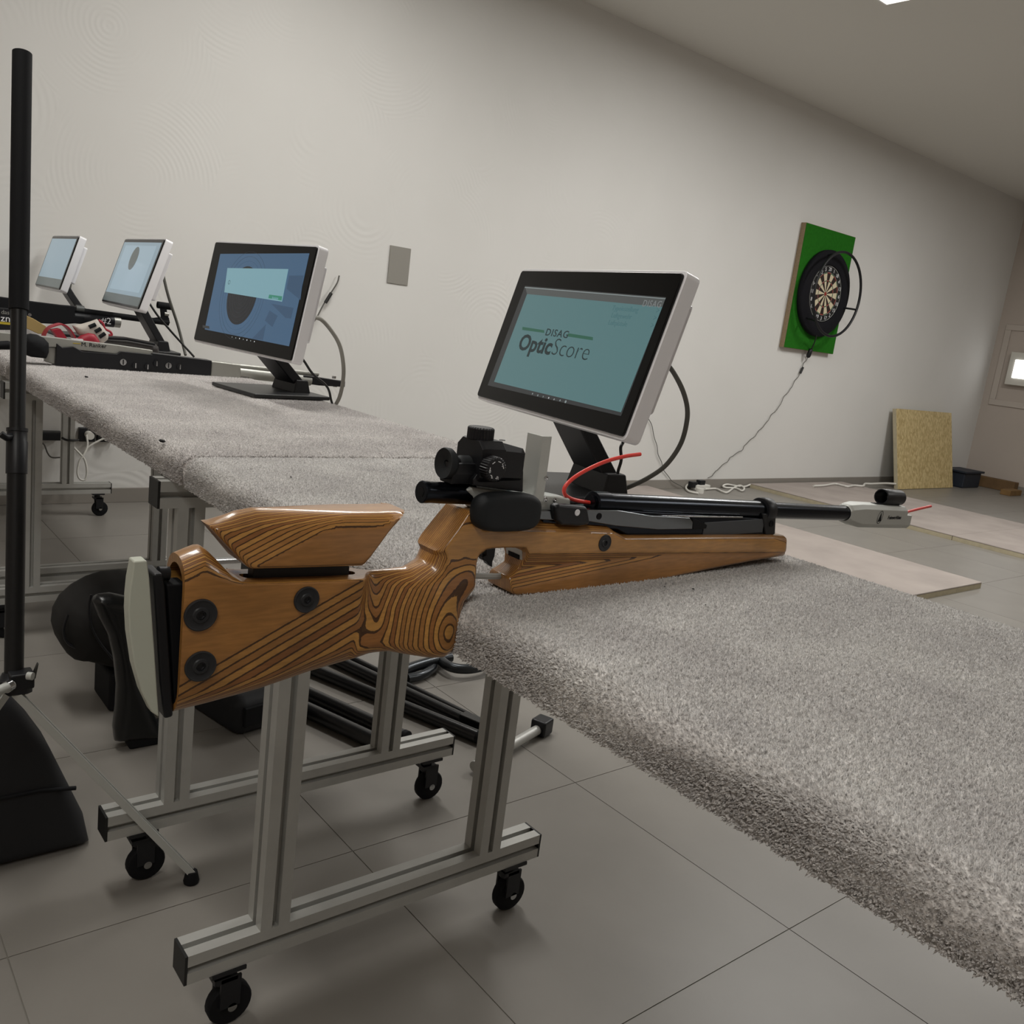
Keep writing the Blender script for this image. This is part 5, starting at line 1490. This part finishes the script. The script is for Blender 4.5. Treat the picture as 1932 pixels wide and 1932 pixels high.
MB().prism(((0.2953,0.4156),(0.3018,0.4324),(0.3033,0.434),(0.2991,0.4096),(0.2961,0.4083)), 1.455, 1.464, 'XZ').build('clamp_lever', mat('dark_lever', '4b4c48', 0.4, metal=0.7), tp, smooth=0, bevel=0.001)
for e in (((0.545, 1.40, 0.02), 0), ((-0.06, 1.30, 0.02), 1), ((-0.16, 1.70, 0.02), 2)):
    s0 = Vector((0.2656,1.4548,0.3994)) + Vector(((0.004, -.004, -.006), (-.012, -.01, -.004), (-.004, .02, -.006))[e[1]])
    s1 = Vector(e[0])
    d_ = (s1 - s0).normalized()
    sd = d_.cross(Vector((0, 0, 1))).normalized()
    u_ = sd.cross(d_)
    mb = MB()
    for off, w, hgt in ((-.0055, .0025, .012), (.0055, .0025, .012)):
        rr1 = [[p + sd * (off + a) + u_ * b for a, b in ((-w / 2, -hgt / 2), (w / 2, -hgt / 2), (w / 2, hgt / 2), (-w / 2, hgt / 2))] for p in (s0, s1)]
        mb.loft(rr1)
    mb.loft([[p + sd * a + u_ * b for a, b in ((-.0055, -.006), (.0055, -.006), (.0055, -.004), (-.0055, -.004))] for p in (s0, s1)])
    lg = mb.build('leg_strut', M_SILVER, tp, smooth=0)
    ft = MB().lathe(s1 - Vector((0, 0, .019)), (0, 0, 1), [(0, 0.013), (0.004, 0.014), (0.022, 0.010), (0.024, 0.0)], n=16).build('rubber_foot', M_BLACKMAT, lg)
    ft.matrix_parent_inverse = Matrix.Identity(4)
pvt = Vector((0.2616,1.441,0.4101))
MB().cyl(pvt, pvt + Vector((-.007, -.006, 0)), 0.009, n=20).build('pivot_bolt', M_STEEL, tp)
la, lb = Vector((0.2633,1.4421,0.4094)), Vector((0.2117,1.3916,0.4178))
MB().tube([la, la * .5 + lb * .5, lb], 0.0075, n=12).build('side_link', M_SILVER, tp, smooth=60)

# black gear bag standing on the floor below the pole
gb = thing('gear_bag', 'black bag on the floor below the carbon pole', 'bag', (0.2, 1.62, 0))
zz = ((0.2621,0.3304),(0.2893,0.3229),(0.3543,0.2084))
inflate([(zz[0][0], zz[0][1], 0.02), (zz[1][0], zz[1][1], 0.02), (zz[2][0], zz[2][1], 0.02), (zz[2][0] + .06, 0.06, 0.03), (zz[2][0] + .07, 0.004, 0.02), (zz[0][0] - .05, 0.004, 0.02), (zz[0][0] - .06, 0.2, 0.03)], lambda x, z: np.full(len(x), 0.055), step=0.012, yc=1.64).build('bag_body', mat('black_nylon', '17181c', 0.7), gb, smooth=60)
MB().tube([(zz[0][0] - .05, 1.584, 0.14), (zz[2][0] - .02, 1.584, 0.14), (zz[2][0] + .04, 1.584, 0.13)], 0.004, n=8).build('bag_zipper', M_BLACKMAT, gb, smooth=60)

# ------------------------------------------------------------------ black padded chair below the butt
M_LEATHER = mat('black_leather', '141516', 0.3, spec=0.5, bump=0.08, bscale=500)
M_SEATF = mat('black_upholstery', '1f1e1d', 0.75, spec=0.3)
chx, chy = 0.62, 2.2
ch = thing('padded_chair', 'low black chair with padded seat and leather back on the floor below the rifle butt', 'chair', (chx, chy, 0))
seat = inflate([(x, z, 0.07) for x, z in ((0.4903,0.2125),(0.493,0.2462),(0.5071,0.2759),(0.534,0.3019),(0.5684,0.321),(0.6037,0.3311),(0.6438,0.3317),(0.7133,0.3176),(0.7397,0.2458),(0.7448,0.1319),(0.7232,0.085),(0.6588,0.0879),(0.5959,0.1144),(0.5534,0.1317),(0.5299,0.1352),(0.512,0.1539),(0.4977,0.1825))], lambda x, z: np.full(len(x), 0.10), step=0.012, yc=2.2)
seat.build('seat', M_SEATF, ch, smooth=60)
MB().tube(bez(((0.5437,2.098,0.3201),(0.5399,2.098,0.2909),(0.5457,2.098,0.2449),(0.5655,2.098,0.2004),(0.5989,2.098,0.1516)), 8), 0.003, n=8).build('seat_piping', M_BLACK, ch, smooth=60)
MB().tube(bez(((0.5016,2.125,0.2667),(0.4934,2.125,0.2288),(0.5054,2.125,0.1946),(0.5463,2.125,0.1691),(0.5885,2.125,0.1429)), 8), 0.003, n=8).build('seat_piping', M_BLACK, ch, smooth=60)
back = inflate([(x, z, 0.026) for x, z in ((0.5066,0.3603),(0.5147,0.3713),(0.5435,0.372),(0.5776,0.3614),(0.5896,0.3383),(0.5874,0.2772),(0.5976,0.2135),(0.6225,0.1332),(0.654,0.0518),(0.6752,0.0076),(0.5625,0.0225),(0.5581,0.0556),(0.562,0.1058),(0.5626,0.1562),(0.5549,0.2198),(0.5411,0.277),(0.5204,0.3218))], lambda x, z: np.full(len(x), 0.03), step=0.008, yc=1.945)
back.build('backrest', M_LEATHER, ch, smooth=60)
MB().box2((0.60, 2.13, 0.0), (0.78, 2.27, 0.10)).build('seat_foot', M_BLACKMAT, ch, smooth=0, bevel=0.01)
MB().box2((0.59, 1.925, 0.0), (0.67, 1.965, 0.05)).build('back_foot', M_BLACKMAT, ch, smooth=0, bevel=0.005)

# ------------------------------------------------------------------ things lying under and behind the tables
M_TUBE = mat('black_lacquered_tube', '131416', 0.28, spec=0.5)
fsx = thing('folded_stand', 'bundle of black lacquered tubes lying on the floor behind the tables', 'stand', (1.28, 1.9, 0))
for a, b, r in (((1.1379,2.2153,0.0), (1.348,1.6157,0.0), 0.017), ((1.2346,2.2735,0.0), (1.3848,1.6536,0.0), 0.017), ((1.3049,2.2376,0.0), (1.4166,1.6963,0.0), 0.010), ((1.0622,2.0563,0.0), (1.1754,1.695,0.0), 0.017), ((1.0129,1.9527,0.0), (1.1023,1.6745,0.0), 0.020)):
    a, b = Vector(a), Vector(b)
    a.z = b.z = r + 0.001
    tb = MB().cyl(a, b, r, n=20).build('stand_tube', M_TUBE, fsx)
    cp = MB().lathe(b, b - a, [(0, r + .001), (0.012, r + .001), (0.014, r * .8)], n=20).build('tube_cap', M_BLACKMAT, tb)
    cp.matrix_parent_inverse = Matrix.Identity(4)
br_ = Vector((1.3812,1.6651,0.0))
MB().box(br_ + Vector((0, 0, .02)), (0.03, 0.10, 0.038), Matrix.Rotation(0.3, 3, 'Z')).build('end_bracket', M_TUBE, fsx, smooth=0, bevel=0.003)
tf = thing('tubular_frame', 'curved dark steel tube frame on the floor under the rifle grip', 'frame', (1.5348,2.059,0.0))
for pts, r in ((((1.3293,2.0052,0.03),(1.4015,2.0347,0.03),(1.4683,2.0517,0.03),(1.5434,2.0629,0.03),(1.5744,2.0648,0.03)), 0.016), (((1.3799,2.0036,0.016),(1.4319,2.0076,0.016),(1.4884,2.0363,0.016),(1.5242,2.0753,0.016),(1.5773,2.1099,0.016)), 0.014), (((1.5367,2.0791,0.03),(1.5273,2.0112,0.03),(1.5511,1.9758,0.03),(1.6021,1.9644,0.03),(1.6753,1.9804,0.03)), 0.015)):
    MB().tube(bez(pts, 8), r, n=14).build('bent_tube', mat('dark_steel_tube', '3a3d40', 0.3, metal=0.7), tf, smooth=60)
eb_ = thing('equipment_bag', 'flat black bag on the floor between the table legs', 'bag', (0.8683,2.0156,0.0))
c0 = Vector((0.8722,1.9906,0.0))
MB().box(c0 + Vector((.02, 0.02, .05)), (0.20, 0.24, 0.10), Matrix.Rotation(0.2, 3, 'Z')).build('bag_body', mat('black_nylon', '17181c', 0.7), eb_, smooth=60, bevel=0.03, seg=4)
MB().box(c0 + Vector((.02, -.105, .055)), (0.12, 0.012, 0.05), Matrix.Rotation(0.2, 3, 'Z')).build('bag_pocket', M_BLACKMAT, eb_, smooth=60, bevel=0.004)
rod = thing('capped_rod', 'grey rod with a black end cap on the floor behind the near table', 'rod', (1.5096,1.5641,0.0))
a, b = Vector((1.4251,1.5487,0.0)), Vector((1.5157,1.5777,0.0))
a.z = b.z = 0.02
MB().cyl(a - (b - a) * 2, b, 0.013, n=18).build('rod_tube', M_ALU, rod)
MB().box(b + (b - a).normalized() * .022 + Vector((0, 0, .004)), (0.05, 0.045, 0.044), Matrix.Rotation(0.35, 3, 'Z')).build('rod_cap', M_BLACK, rod, smooth=0, bevel=0.006)
tag(MB().tube([(1.2868,3.2898,0.0), (1.4592,3.2778,0.0)], 0.02, n=16).build('chrome_tube', M_STEEL, smooth=60), 'chrome tube lying on the floor seen between cheekpiece and butt', 'tube')

# lint on the carpets
for k, (px, lab) in enumerate((((1308, 1111), 'dark crumb on the carpet in front of the fore-end, largest'), ((1254, 1107), 'dark crumb on the carpet touching the edge of the fore-end shadow'), ((1331, 1141), 'tiny dark crumb on the carpet below the fore-end'), ((549, 900), 'dark crumb on the carpet above the cheekpiece'), ((306, 832), 'dark leaf shred near the front edge of the middle table'), ((163, 711), 'dark crumb in front of the silver rifle'))):
    p = Vector((((0.7751,0.5922,0.784)), ((0.7459,0.6085,0.784)), ((0.7404,0.5468,0.784)), ((0.5837,1.2033,0.784)), ((0.4922,1.5002,0.784)), ((0.6072,2.4464,0.784)))[k])
    s_ = (0.0016, 0.0012, 0.001, 0.0018, 0.006, 0.005)[k]
    mb = MB().lathe(p, (0.2, 0.1, 1), [(-s_ * .4, s_ * .5), (0, s_), (s_ * .4, s_ * .6)], n=7)
    tag(mb.build('carpet_crumb', M_BLACKMAT, smooth=60), lab, 'crumb', 'crumbs on the carpet')
